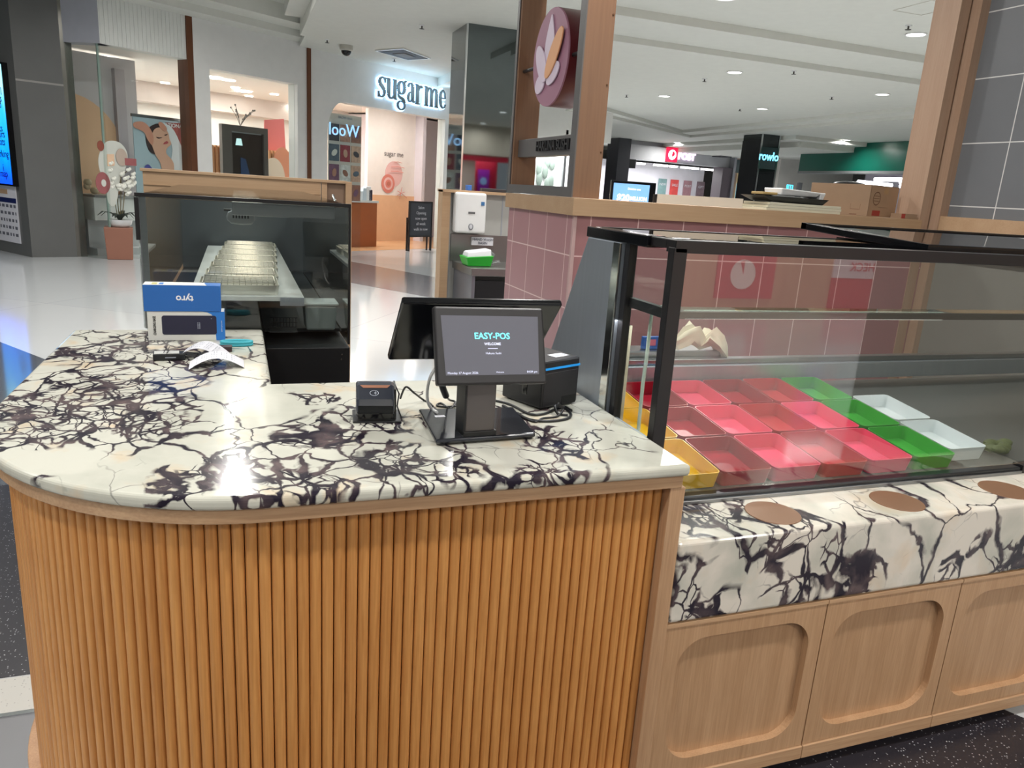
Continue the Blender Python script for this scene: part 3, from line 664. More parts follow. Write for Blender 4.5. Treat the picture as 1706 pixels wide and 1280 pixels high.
obj('stand_arm', MB().hexa([(.047, -.04, .004), (.052, -.04, .004), (.052, .045, .004), (.047, .045, .004)], [(.047, -.02, .08), (.052, -.02, .08), (.052, .035, .09), (.047, .035, .09)]), black_pl, cr, local=True)
cd2 = MB().tube([(.05, .02, .085), (.062, .01, .06), (.055, -.02, .035), (.066, -.045, .008)], .002, 6); obj('reader_lead', cd2, black_pl, cr, local=True)
# tyro boxes
blue = mat('box_blue', (40, 104, 182), .45); blue_d = mat('box_blue_end', (44, 122, 206), .45); cream = mat('box_white', (222, 222, 216), .5)
b1 = thing('terminal_box', 'white and blue charging base carton standing on the marble, lower of two', 'box', (-.182, 2.92, 1.012))
yb = 2.925
obj('carton', MB().box(-.313, -.056, yb, yb + .075, 1.012, 1.119), cream, b1, bevel=.001)
obj('blue_panel', MB().prism([(-.056, 1.0125), (-.056, 1.1185), (-.131, 1.1185)] + [(-.131 + .037 * math.sin(math.radians(q)), 1.1185 - .02 * (1 - math.cos(math.radians(q)))) for q in (30, 60, 90)] + [(-.0895, 1.095), (-.0855, 1.0125)], yb - .0008, yb, lambda u, v, h: (u, h, v)), blue_d, b1, label='blue end panel')
obj('blue_end', MB().box(-.0562, -.0552, yb, yb + .075, 1.0125, 1.1185), blue_d, b1)
obj('device_picture', MB().prism(rrect(-.266, -.083, 1.034, 1.104, .008), yb - .0016, yb - .0008, lambda u, v, h: (u, h, v)), mat('device_print', (38, 38, 62), .5), b1, label='dark printed picture of a charging base')
pm = MB(); text('CHARGING BASE', .0125, (-.290, yb - .001, 1.067), (0, 0, 1), (-1, 0, 0), .0006, fat=.0003, mb=pm, squash=.72); obj('lettering', pm, ink, b1, label='black CHARGING BASE lettering')
pm = MB()
for k in range(5): pm.quad((-.148, yb - .002, 1.056 + k * .005), (-.145, yb - .002, 1.056 + k * .005), (-.145, yb - .002, 1.058 + k * .005), (-.148, yb - .002, 1.058 + k * .005)); pm.quad((-.142, yb - .002, 1.056 + k * .005), (-.139, yb - .002, 1.056 + k * .005), (-.139, yb - .002, 1.058 + k * .005), (-.142, yb - .002, 1.058 + k * .005))
text('www.tyro.com', .007, (-.066, yb - .0014, 1.065), (0, 0, 1), (-1, 0, 0), .0005, mb=pm); obj('small_print', pm, mat('pale_print'  , (215, 222, 235)), b1)
pb = MB().ball((-.1, yb - .0012, 1.093), .0022, 6, (1, .3, 1)); obj('picture_button', pb, greyink, b1)
b2 = thing('terminal_box', 'blue carton with an upside-down white logo lying on top of the charging base carton', 'box', (-.193, 2.925, 1.119), math.radians(0))
obj('carton', MB().box(-.322, -.066, yb - .004, yb + .075, 1.1195, 1.214), blue, b2, bevel=.001)
obj('top_panel', MB().prism([(-.321, yb - .0035), (-.112, yb - .0035), (-.122, yb + .05), (-.12, yb + .074), (-.321, yb + .074)], 1.2141, 1.2147), cream, b2, label='white top face')
obj('top_marks', MB().box(-.295, -.278, yb + .01, yb + .055, 1.2148, 1.215), mat('yellow_print', (190, 185, 110), .5), b2); obj('top_marks', MB().box(-.271, -.257, yb + .01, yb + .055, 1.2148, 1.215), blue_d, b2)
pm = MB(); text('tyro', .034, (-.187, yb - .0047, 1.166), (-1, 0, 0), (0, 0, -1), .0006, fat=.0008, mb=pm); obj('logo', pm, mat('white_print', (240, 242, 245), .5), b2, label='upside-down white tyro logo')
# black card reader lying
rd_ = thing('black_gadget', 'small flat black plastic device lying beside the crumpled receipts', 'device', (-.222, 2.62, 1.012), math.radians(4))
obj('gadget_body', MB().box(-.048, .048, -.018, .03, 0, .022), black_pl, rd_, bevel=.003, local=True)
obj('gadget_top', MB().box(-.044, .03, -.014, .028, .0222, .0235), mat('frosted_top', (196, 196, 190), .3), rd_, local=True)
obj('gadget_text', MB().box(-.012, .02, -.0186, -.0182, .009, .012), greyink, rd_, local=True)
obj('cable_tie', MB().tube([(-.016, .0, .0235), (-.006, .01, .04), (.0, -.004, .03), (-.01, -.019, .018), (.002, .014, .04)], .0012, 6), black_pl, rd_, local=True)
# receipts: arched strips
def strip(name, cx, cy, L_, W_, hgt, yaw, lab, skew=0.0):
    mb = MB(); n = 22; M = Matrix.Translation((cx, cy, 1.0125)) @ Matrix.Rotation(math.radians(yaw), 4, 'Z')
    vs = []
    for i in range(n + 1):
        t = i / n; x = (t - .5) * L_; z = hgt * math.sin(math.pi * (t * .92 + .04)) - hgt * math.sin(math.pi * .04)
        for sgn in (-1, 1):
            for e in (0, .0006): vs.append(M @ V((x + skew * sgn * .01, sgn * W_ / 2 + skew * z, z + e + .0004)))
    fs = []
    for i in range(n):
        a = i * 4; b = a + 4; fs += [(a, b, b + 2, a + 2), (a + 1, a + 3, b + 3, b + 1), (a, a + 1, b + 1, b), (a + 2, b + 2, b + 3, a + 3)]
    mb.add(vs, fs, True); o = obj(name, mb, paper, label=lab, cat='receipt', group='curled receipts on the marble')
    pr_ = MB()
    for i in range(3, n - 3):
        if i % 4 == 0: continue
        for u0 in (-.7, -.15, .35):
            ww = random.uniform(.12, .45); t = i / n; x = (t - .5) * L_; z = hgt * math.sin(math.pi * (t * .92 + .04)) - hgt * math.sin(math.pi * .04) + .0022; W2 = W_ / 2
            pr_.quad(*[M @ V((x + dx + skew * q * .01, q * W2 + skew * z, z)) for q, dx in ((u0, 0), (u0 + ww, 0), (u0 + ww, .0014), (u0, .0014))])
    obj('receipt_print', pr_, greyink, o); return o
strip('receipt', -.075, 2.53, .165, .11, .036, 4, 'curled white receipt arched over the marble, nearest of the two', .3)
strip('receipt', -.125, 2.66, .15, .12, .042, -8, 'curled white receipt behind the nearest one, beside the black device', .3)
ld = MB()
obj('label_card', MB().box(-.105, -.03, 2.72, 2.76, 1.013, 1.030), mat('card_dark', (52, 36, 38), .5), label='small dark brown card box half hidden behind the receipts', cat='box')
# turquoise coil of strap
tq = mat('turquoise_strap', (60, 168, 184), .5)
for k, lab in enumerate(('turquoise loop of folded strap lying behind the receipts, lower fold', 'turquoise loop of folded strap lying behind the receipts, upper fold')):
    mb = MB(); pts = [V((-.015 + .052 * math.cos(t) + .0, 2.83 + .022 * math.sin(t), 1.017 + k * .009)) for t in [2 * math.pi * j / 24 for j in range(25)]]
    mb.tube(pts, .0055, 8); obj('strap_loop', mb, tq, label=lab, cat='strap', group='turquoise strap loops')
obj('loose_wire', MB().tube([(-.06, 2.80, 1.014), (-.05, 2.86, 1.018), (.0, 2.885, 1.014), (.04, 2.845, 1.016), (.078, 2.83, 1.014)], .0016, 6), black_pl, label='thin dark wire curling round the turquoise strap', cat='wire')
# cloth and steel pan on the rear sill
pn = thing('steel_container', 'low steel container behind the trays, at the rear of the display case', 'container', (1.66, 2.58, 1.0))
obj('pan', MB().box(1.40, 1.86, 2.505, 2.62, .93, 1.045), steel, pn, bevel=.006); obj('pan_front', MB().box(1.39, 1.60, 2.5, 2.506, .93, .985), black_gl, pn)
cl = MB(); N_ = 16; vs = []; random.seed(3)
path_c = [(1.615, 1.07, .03), (1.66, 1.10, .045), (1.70, 1.115, .05), (1.735, 1.075, .03), (1.77, 1.10, .045), (1.81, 1.07, .05), (1.845, 1.02, .045), (1.87, .975, .03), (1.882, .95, .01)]
for i, (x, z, rr) in enumerate(path_c):
    for j in range(N_):
        a = 2 * math.pi * j / N_; q = rr * (1 + .28 * math.sin(a * 5 + i) + random.uniform(-.1, .1)); vs.append((x + q * .35 * math.sin(a * 2 + i), 2.52 + q * .5 * math.cos(a) - (.02 if i > 4 else 0), z + q * .75 * math.sin(a)))
cl.add(vs, [(i * N_ + j, i * N_ + (j + 1) % N_, (i + 1) * N_ + (j + 1) % N_, (i + 1) * N_ + j) for i in range(len(path_c) - 1) for j in range(N_)] + [tuple(range(N_))[::-1], tuple((len(path_c) - 1) * N_ + j for j in range(N_))], True)
obj('crumpled_cloth', cl, mat('cream_cloth', (222, 214, 190), .8, noise=(40, .08)), label='crumpled cream cloth draped over the steel container behind the trays', cat='cloth')
pk = thing('blue_packet', 'small blue packet standing at the back of the display case, left of the cloth', 'packet', (1.52, 2.56, 1.045))
obj('packet', MB().box(1.485, 1.56, 2.54, 2.56, 1.0455, 1.095), mat('packet_blue', (52, 96, 170), .4), pk, bevel=.002); obj('packet_mark', MB().box(1.51, 1.54, 2.5392, 2.54, 1.06, 1.085), mat('packet_pink', (200, 110, 130), .5), pk)
#SECTION-HOT
# ================================================================ HOT CASE behind the counter
hc = thing('hot_display_case', 'glass hot food case with steel trays on a white shelf behind the counter', 'display case', (.04, 4.2, .94))
HX0, HX1, HY0, HY1 = -.352, .432, 3.15, 5.5
obj('front_glass', MB().box(HX0 + .012, HX1 - .008, HY0, HY0 + .006, .945, 1.51), glass_hot, hc)
obj('left_glass', MB().box(HX0, HX0 + .006, HY0 + .02, HY1, 1.012, 1.51), glass_m, hc)
obj('right_glass', MB().box(HX1 - .008, HX1 - .002, HY0 + .02, HY1, .945, 1.51), glass('right_glass', (200, 206, 206), .25), hc)
obj('top_edge', MB().box(HX0 - .004, HX1, HY0 - .004, HY0 + .02, 1.509, 1.522), black_mt, hc)
obj('right_edge', MB().box(HX1 - .009, HX1, HY0 - .004, HY0 + .01, .945, 1.51), black_mt, hc)
obj('corner_strip', MB().box(HX0 + .006, HX0 + .032, HY0 + .007, HY0 + .012, 1.012, 1.508), steel, hc, bevel=.001)
obj('corner_cap', MB().box(HX0 - .006, HX0 + .008, HY0 - .004, HY0 + .02, 1.35, 1.505), black_mt, hc)
obj('head_rail', MB().box(-.02, HX1 - .06, HY0 + .03, HY0 + .07, 1.455, 1.505), steel, hc, bevel=.003)
obj('roof', MB().box(HX0, HX1, HY0 + .02, HY1, 1.505, 1.515), glass('hot_roof', (235, 240, 240), .04), hc)
obj('shelf', MB().box(-.19, .25, HY0 + .04, HY1 - .1, 1.118, 1.137), mat('white_shelf', (205, 208, 206), .3, .2), hc, bevel=.002)
obj('shelf_end', MB().box(.155, .25, HY0 + .035, HY0 + .06, 1.10, 1.134), steel_dk, hc)
obj('lower_body', MB().box(HX0 + .02, HX1 - .012, HY0 + .25, HY1, .95, .965), mat('dark_deck', (60, 64, 66), .3, .5), hc)
obj('back_panel', MB().box(HX0, HX1, HY1, HY1 + .03, .3, 1.45), mat('case_back', (96, 102, 106), .3, .6), hc)
obj('base_body', MB().box(.095, HX1 - .002, HY0 - .02, HY1 + .03, .02, .935), mat('black_cabinet', (12, 12, 15), .45), hc, bevel=.003)
sc_ = MB()
for x, z in ((.395, .885), (.397, .905)): sc_.lathe([(0, 0), (.0035, 0), (.003, .002), (0, .0025)], (x, HY0 - .02, z), 10, Matrix.Rotation(math.pi / 2, 4, 'X'))
obj('screw', sc_, chrome, hc); obj('base_body', MB().box(HX0 + .004, .093, HY0 + .015, HY1 + .03, .02, .98), mat('black_cabinet', (12, 12, 15)), hc)
mesh_m = mat('wire_steel', (210, 208, 200), .22, 1.0)
tp = None
for k in range(7):
    if k == 0:
        tp = thing('mesh_tray', 'x', 'tray', (0, 0, 0), group='steel mesh trays in the hot case')
        t_ = tray_mesh(.31, .26, .04); obj('pan', t_, mat('tray_steel', (214, 212, 202), .35, .9), tp, local=True)
        g = MB()
        for j in range(13): g.tube([(-.135 + j * .0225, -.115, .046), (-.135 + j * .0225, .115, .046)], .0012, 4)
        for j in range(9): g.tube([(-.14, -.112 + j * .028, .0465), (.14, -.112 + j * .028, .0465)], .0012, 4)
        for j in range(13): g.tube([(-.135 + j * .0225, -.118, .046), (-.135 + j * .0225, -.122, .02)], .0012, 4)
        g.tube([(-.14, -.12, .047), (.14, -.12, .047), (.14, .118, .047), (-.14, .118, .047), (-.14, -.12, .047)], .002, 5)
        obj('wire_rack', g, mesh_m, tp, local=True)
        q = tp
    else: q = dup(tp)
    q.location = (.0 + k * .012, HY0 + .2 + k * .3, 1.1375)
    q['label'] = 'steel tray with wire rack on the hot case shelf, ' + ['nearest the glass', 'second from the glass', 'third from the glass', 'fourth from the glass', 'third from the far end', 'second from the far end', 'farthest of the row'][k]
lh = thing('heat_lamp', 'grey rounded heat lamp head with six slots hanging inside the hot case', 'lamp', (.02, 3.28, 1.505))
def lf(u, v, h): return (u, h, v)
p0 = onY(400, 362, 3.26)
hd = [(p0.x + dx, p0.z + dz) for dx, dz in ((-.052, .0), (-.045, .018), (-.03, .028), (.04, .03), (.055, .02), (.058, -.008), (.045, -.026), (.01, -.03), (-.035, -.026), (-.05, -.012))]
obj('lamp_head', MB().prism(hd, 3.25, 3.29, lf), mat('lamp_grey', (150, 154, 156), .3, .5), lh, bevel=.006, seg=3)
sm_ = MB()
for j in range(6): sm_.box(p0.x - .028 + j * .011, p0.x - .022 + j * .011, 3.2485, 3.25, p0.z - .004, p0.z + .008)
obj('slots', sm_, ink, lh); obj('lamp_stem', MB().box(p0.x - .01, p0.x + .012, 3.262, 3.275, p0.z + .028, 1.47), steel, lh); obj('mount_plate', MB().box(p0.x - .06, p0.x + .05, 3.255, 3.28, 1.466, 1.474), black_mt, lh)
l = bpy.data.lights.new('hot_fill', 'AREA'); l.shape = 'RECTANGLE'; l.size = .25; l.size_y = 2.0; l.energy = .9; l.color = (1, .95, .86); o = bpy.data.objects.new('lamp', l); C.objects.link(o); o.parent = hc; o.location = (0, .1, 1.495 - .94)  # added fill light to brighten the trays inside the case
obj('fill_strip', MB().box(-.02, .1, 3.4, 5.3, 1.498, 1.504), glow('fill_glow', (255, 244, 226), 2.0), hc)  # glowing strip added along with the fill light
# lower deck: wire rack and plastic tub
rk = MB()
for j in range(9): rk.tube([(.12 + j * .013, 3.3, .99), (.12 + j * .013, 3.3, 1.03)], .0015, 4)
for zz in (.99, 1.01, 1.03): rk.tube([(.115, 3.3, zz), (.23, 3.3, zz)], .0015, 4)
rk.box(.115, .23, 3.3, 3.42, .9655, .972)
obj('wire_basket', rk, mat('dark_wire', (70, 70, 72), .4, .5), label='dark wire basket low inside the hot case', cat='basket')
tb = thing('plastic_tub', 'cloudy clear plastic tub low in the right of the hot case', 'tub', (.33, 3.4, .966))
obj('tub_body', MB().hexa([(.27, 3.34, .967), (.395, 3.34, .967), (.395, 3.46, .967), (.27, 3.46, .967)], [(.262, 3.33, 1.08), (.403, 3.33, 1.08), (.403, 3.47, 1.08), (.262, 3.47, 1.08)]), mat('cloudy_plastic', (150, 158, 156), .25), tb, bevel=.01)
obj('tub_rim', MB().box(.256, .408, 3.325, 3.475, 1.078, 1.09), mat('tub_rim', (190, 198, 196), .25), tb, bevel=.004)
# oak screen wall behind the hot case
wl = thing('oak_partition', 'oak partition with a ledge on top behind the hot display case', 'partition', (.1, 5.6, 0))
obj('panel', MB().box(-.576, .558, 5.6, 5.64, 0, 1.60), capw, wl); obj('panel', MB().box(.563, .60, 5.6, 5.64, 0, 1.60), capw, wl)
obj('top_ledge', MB().box(-.59, .735, 5.585, 5.74, 1.585, 1.604), capw, wl, bevel=.002)
obj('end_panel', MB().box(.60, .735, 5.62, 5.66, 0, 1.584), mat('brown_panel', (132, 108, 90), .4), wl)
obj('end_post', MB().box(.728, .772, 5.59, 5.66, 0, 1.60), capw, wl, bevel=.002)
obj('tap', MB().tube([(.64, 5.6, 1.48), (.64, 5.57, 1.5), (.65, 5.56, 1.46)], .01, 8), chrome, wl)
obj('ledge_strip', MB().box(-.576, .558, 5.592, 5.6, 1.50, 1.505), capw, wl)
bn = MB().box(.09, .445, 3.10, 3.128, .905, .937)
#SECTION-TILEWALL
# ================================================================ PINK TILED HALF WALL, SIGN FRAME, HAND WASH
pinkm = tile('pink_tiles_side', (170, 126, 130), (222, 196, 194), .3, (3.9, .98), 'YZ', .35, .007)
pinkn = tile('pink_tiles_front', (160, 114, 116), (222, 190, 188), .3, (2.062, .98), 'XZ', .35, .007)
hw = thing('tiled_half_wall', 'pink tiled half wall with a broad oak cap behind the display case', 'half wall', (2.8, 4.3, 0))
obj('side_tiles', MB().box(1.76, 1.9, 3.905, 5.0, 0, 1.52), pinkm, hw)
obj('front_tiles', MB().box(1.765, 5.6, 3.90, 4.05, 0, 1.52), pinkn, hw)
obj('corner_bead', MB().box(1.752, 1.772, 3.892, 3.912, 0, 1.505), mat('pink_bead', (190, 160, 158), .4), hw)
obj('cap', MB().prism([(1.735, 3.875), (4.26, 3.875), (4.26, 4.3), (2.15, 4.3), (2.15, 5.02), (1.735, 5.02)], 1.503, 1.597), capw, hw, bevel=.002)
obj('rear_fill', MB().box(1.9, 2.1, 4.05, 4.99, 0, 1.5), white_paint, hw)
# sign frame on the corner
sg = thing('sign_frame', 'tall copper and grey metal frame standing on the corner of the pink wall', 'sign frame', (1.83, 4.45, 1.6))
def fy(u, v, h): return (h, u, v)
def fbox(y0, y1, z0, z1, name, x0=1.75, x1=1.913, mt=copper): return obj(name, MB().box(x0, x1, y0, y1, z0, z1), mt, sg)
fbox(3.93, 4.0, 1.60, 3.3, 'post'); fbox(4.95, 5.01, 1.60, 3.3, 'post'); fbox(4.0, 4.95, 1.60, 1.652, 'bottom_rail'); fbox(4.0, 4.95, 3.2, 3.3, 'top_rail')
fc = MB().box(1.742, 1.75, 3.928, 4.0, 1.6, 3.3); fc.box(1.742, 1.75, 4.975, 5.012, 1.6, 3.3); fc.box(1.742, 1.75, 4.0, 4.975, 1.6, 1.655); fc.box(1.742, 1.75, 4.0, 4.975, 3.2, 3.3)
obj('face_plate', fc, grey_mt, sg)
scr_ = MB()
for zz in (1.85, 2.2, 2.55): scr_.lathe([(0, 0), (.006, 0), (.005, .003), (0, .004)], (1.9, 3.93, zz), 10, Matrix.Rotation(math.pi / 2, 4, 'X'))
obj('screw', scr_, mat('copper_screw', (110, 80, 60), .4, .8), sg)
obj('name_bar', MB().box(1.78, 1.85, 3.999, 4.951, 1.832, 1.942), grey_mt, sg, bevel=.002)
lt_ = MB(); text('HAKUNA SUSHI', .079, (1.772, 4.33, 1.888), (0, -1, 0), (0, 0, 1), .016, fat=.002, mb=lt_, squash=.92); obj('lettering', lt_, ink, sg.children[-1] if 0 else sg, label='raised black HAKUNA SUSHI letters')
ds = thing('lotus_sign', 'round mauve sign with a white and peach lotus flower, hung inside the metal frame', 'sign', (1.82, 4.43, 2.385))
Ry = Matrix.Rotation(-math.pi / 2, 4, 'Y')
CYc, CZc, RR = 4.43, 2.385, .272
obj('drum', MB().lathe([(0, -.1), (RR - .01, -.1), (RR, -.09), (RR, .055), (0, .055)], (1.82, CYc, CZc), 64, Ry), mat('maroon_drum', (92, 20, 34), .35), ds)
obj('face', MB().lathe([(0, .055), (RR, .055), (RR - .002, .064), (0, .064)], (1.82, CYc, CZc), 64, Ry), mat('mauve_face', (164, 116, 138), .45), ds, label='flat mauve face')
def petal(cx, cy, L_, W_, ang, x, mt, pointed=False, lab=None):
    pts = []
    for i in range(28):
        t = 2 * math.pi * i / 28; u = L_ / 2 * math.cos(t); v = W_ / 2 * math.sin(t)
        if pointed: v *= (1 - .45 * (u / (L_ / 2))) ; v *= 1
        if pointed and u > 0: v *= (1 - (u / (L_ / 2)) ** 2 * .35)
        a = math.radians(ang); pts.append((CYc - (cx + u * math.cos(a) - v * math.sin(a)), CZc + cy + u * math.sin(a) + v * math.cos(a)))
    obj('petal', MB().prism(pts, x - .008, x, fy), mt, ds, label=lab, bevel=.002)
wp = mat('petal_white', (222, 206, 224), .45); pp = mat('petal_peach', (232, 172, 126), .45)
petal(.0, .085, .30, .135, 88, 1.755, wp, True)
petal(-.118, -.135, .16, .105, 18, 1.754, wp); petal(.078, -.095, .20, .10, 24, 1.753, wp)
petal(-.10, -.025, .26, .125, 128, 1.747, wp); petal(.092, .012, .33, .12, 48, 1.745, pp, False, 'peach petal')
pins = MB().tube([(1.79, 3.999, 2.37), (1.79, CYc - RR + .002, 2.37)], .012, 8); pins.tube([(1.79, CYc + RR - .002, 2.37), (1.79, 4.951, 2.37)], .012, 8); obj('pin', pins, black_mt, ds)
# hand wash nook
nk = thing('wash_nook_wall', 'grey panelled wall of the hand wash nook with an oak edge and ledge', 'partition', (2.3, 7.0, 0))
obj('panel', MB().box(1.88, 3.6, 7.0, 7.1, 0, 1.56), mat('pale_concrete_panel', (168, 168, 164), .5, noise=(5, .08)), nk)
obj('panel_strip', MB().box(1.862, 1.88, 6.97, 7.1, 0, 1.56), mat('zinc_edge', (150, 152, 152), .4, .4), nk)
obj('oak_edge', MB().box(1.785, 1.862, 6.94, 7.1, 0, 1.578), capw, nk); obj('ledge', MB().box(1.785, 3.6, 6.93, 7.14, 1.56, 1.585), capw, nk)
obj('panel_joint', MB().box(2.39, 2.398, 6.996, 7.0, 1.18, 1.56), greyink, nk)
obj('splashback', MB().box(1.892, 3.5, 6.98, 7.0, .93, 1.182), bench_steel, nk, bevel=.002)
bh = thing('wash_bench', 'stainless steel hand wash bench with a dark open cupboard below', 'bench', (2.4, 6.7, 0))
obj('bench_top', MB().box(1.915, 3.5, 6.33, 6.98, .865, .932), bench_steel, bh, bevel=.003)
obj('side_panel', MB().box(1.93, 1.96, 6.36, 6.97, 0, .865), mat('grey_side', (128, 130, 138), .35, .6), bh)
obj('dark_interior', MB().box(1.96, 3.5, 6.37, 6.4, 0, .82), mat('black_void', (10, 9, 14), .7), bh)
td = thing('towel_dispenser', 'white square paper towel dispenser mounted on the wash nook wall', 'dispenser', (2.04, 6.95, 1.38))
obj('cover', MB().box(1.897, 2.19, 6.86, 6.998, 1.2, 1.568), white_pl, td, bevel=.02, seg=3)
obj('window', MB().prism([(2.045 + .024 * math.cos(t), 1.262 + .034 * math.sin(t) * (1 if math.sin(t) < 0 else .8)) for t in [2 * math.pi * j / 20 for j in range(20)]], 6.856, 6.86, lambda u, v, h: (u, h, v)), mat('grey_window', (130, 134, 140), .2), td)
obj('window_inner', MB().prism([(2.045 + .015 * math.cos(t), 1.262 + .022 * math.sin(t)) for t in [2 * math.pi * j / 20 for j in range(20)]], 6.853, 6.856, lambda u, v, h: (u, h, v)), mat('pale_window', (205, 206, 212), .2), td)
obj('name_plate', MB().box(2.015, 2.08, 6.856, 6.86, 1.378, 1.396), mat('plate_grey', (90, 90, 92), .4), td); obj('blue_label', MB().box(2.135, 2.168, 6.855, 6.86, 1.458, 1.492), mat('label_blue', (60, 110, 160), .5), td)
wn = thing('basin_sign', 'small white sign with grey hand wash basin lettering on the steel splashback', 'sign', (2.2, 6.9, 1.12))
obj('sign_plate', MB().box(2.09, 2.305, 6.955, 6.98, 1.085, 1.16), paper, wn)
pm = MB(); text('HAND WASH', .034, (2.2, 6.953, 1.139), (1, 0, 0), (0, 0, 1), .001, mb=pm, fat=.0006); text('BASIN', .034, (2.2, 6.953, 1.106), (1, 0, 0), (0, 0, 1), .001, mb=pm, fat=.0006); obj('lettering', pm, mat('sign_grey', (95, 98, 112), .6), wn)
gb = thing('green_tissue_box', 'bright green tub with a white tissue bundle on the wash bench', 'tub', (2.03, 6.6, .932))
obj('tub', MB().hexa([(1.93, 6.5, .933), (2.145, 6.5, .933), (2.145, 6.7, .933), (1.93, 6.7, .933)], [(1.905, 6.48, 1.01), (2.165, 6.48, 1.03), (2.165, 6.72, 1.03), (1.905, 6.72, 1.01)]), mat('tub_green', (40, 170, 50), .35), gb, bevel=.006)
obj('tissues', MB().hexa([(1.925, 6.5, 1.005), (2.15, 6.5, 1.02), (2.15, 6.7, 1.02), (1.925, 6.7, 1.005)], [(1.935, 6.52, 1.055), (2.15, 6.52, 1.085), (2.15, 6.68, 1.085), (1.935, 6.68, 1.055)]), paper, gb, bevel=.012)
tap = MB().tube([(2.2, 6.7, .933), (2.2, 6.7, 1.03), (2.2, 6.66, 1.05), (2.2, 6.6, 1.03)], .014, 10); tap.tube([(2.2, 6.62, .96), (2.26, 6.6, .975)], .012, 8); tap.lathe([(0, 0), (.03, 0), (.028, .02), (0, .025)], (2.2, 6.7, .933), 14)
obj('tap', tap, chrome, label='chrome tap beside the green tub on the wash bench', cat='tap')
# small things on the wash nook ledge
for px, lab, colr, w2, h2 in ((781, 'small blue bottle cap object on the wash nook ledge', (60, 110, 190), .02, .05), (822, 'flat dark tray lying on the wash nook ledge', (48, 46, 50), .12, .03)):
    p = onY(px, 316, 7.03); obj('ledge_item', MB().box(p.x - w2, p.x + w2, 7.0, 7.08, 1.586, 1.586 + h2), mat('ledge_%d' % px, colr, .5), label=lab, cat='object', bevel=.004)
# right oak post and grey tiled wall
op = thing('oak_post', 'tall oak boxed post with a groove standing at the end of the pink wall', 'post', (4.3, 3.95, 0))
obj('front_board', MB().box(4.255, 4.335, 3.895, 4.1, 0, 4.1), capw if 0 else wood('post_oak', (172, 144, 122), (160, 130, 108), 'Z', .6), op)
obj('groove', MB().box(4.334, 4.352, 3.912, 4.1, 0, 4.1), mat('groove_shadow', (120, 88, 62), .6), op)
obj('side_board', MB().box(4.35, 4.42, 3.83, 3.912, 0, 4.1), MATS['post_oak'], op)
gw_ = thing('grey_tiled_wall', 'tall wall of large matt grey tiles with pale grout and an oak base rail', 'wall', (4.5, 3.2, 0))
obj('tiles', MB().box(4.42, 4.6, -1.0, 3.86, 1.63, 4.1), tile('grey_tiles', (108, 111, 115), (205, 205, 203), .39, (3.42, 1.70), 'YZ', .45, .007), gw_)
obj('base_rail', MB().box(4.36, 4.6, -1.0, 3.86, 1.38, 1.63), capw, gw_); obj('lower_wall', MB().box(4.4, 4.6, -1.0, 3.86, 0, 1.38), mat('grey_lower_wall', (128, 126, 120), .4), gw_)
# things on the oak cap
bk = thing('white_board', 'long low white board standing on the oak cap', 'board', (2.68, 4.1, 1.597)); obj('board', MB().hexa([(2.37, 4.08, 1.598), (2.985, 4.08, 1.598), (2.985, 4.10, 1.598), (2.37, 4.10, 1.598)], [(2.372, 4.08, 1.65), (2.985, 4.08, 1.656), (2.985, 4.10, 1.656), (2.372, 4.10, 1.65)]), mat('offwhite_board', (214, 208, 196), .5), bk); obj('end_clip', MB().box(2.352, 2.37, 4.08, 4.1, 1.598, 1.648), black_pl, bk)
for k, lab in enumerate(('cream foam sheet at the bottom of the stack on the oak cap', 'cream foam sheet in the middle of the stack on the oak cap', 'cream foam sheet on top of the stack on the oak cap')):
    obj('foam_sheet', MB().box(3.02 + .01 * k, 3.585 + .005 * (k % 2), 3.89, 4.15, 1.598 + k * .0165, 1.613 + k * .0165), mat('cream_foam', (206, 202, 180), .6), label=lab, cat='sheet', group='stacked foam sheets', bevel=.001)
dtr = MB(); M_ = Matrix.Translation((3.27, 4.02, 1.649)) @ Matrix.Rotation(math.radians(1.5), 4, 'Y')
dtr.hexa([M_ @ V(p) for p in ((-.2, -.1, 0), (.19, -.1, 0), (.19, .1, 0), (-.2, .1, 0))], [M_ @ V(p) for p in ((-.27, -.12, .028), (.22, -.12, .038), (.22, .12, .038), (-.27, .12, .028))])
obj('black_tray', dtr, black_pl, label='shallow black plastic tray on top of the foam sheets', cat='tray')
wt = MB(); wt.hexa([(3.17, 3.96, 1.692), (3.44, 3.96, 1.694), (3.44, 4.12, 1.694), (3.17, 4.12, 1.692)], [(3.165, 3.95, 1.735), (3.48, 3.95, 1.722), (3.48, 4.13, 1.722), (3.165, 4.13, 1.735)]); wt.hexa([(3.47, 3.96, 1.66), (3.49, 3.96, 1.655), (3.49, 4.12, 1.655), (3.47, 4.12, 1.66)], [(3.46, 3.95, 1.722), (3.505, 3.95, 1.722), (3.505, 4.13, 1.722), (3.46, 4.13, 1.722)])
obj('white_tray', wt, white_pl, label='white plastic tray tipped upside down on the black tray', cat='tray', bevel=.006)
obj('kraft_pad', MB().box(3.05, 3.16, 3.98, 4.1, 1.690, 1.706), mat('kraft_yellow', (178, 150, 96), .7), label='small yellowish kraft packet beside the white tray', cat='packet', bevel=.004)
kraft = mat('kraft_cardboard', (150, 124, 100), .8, noise=(25, .05)); kraft2 = mat('kraft_cardboard_light', (172, 142, 114), .8, noise=(25, .05)); redp = mat('red_stamp', (160, 60, 50), .7); brp = mat('brown_print', (120, 86, 66), .8)
cx_ = thing('cardboard_box', 'large plain cardboard box lying on the oak cap, its side to the viewer', 'box', (3.8, 4.15, 1.597))
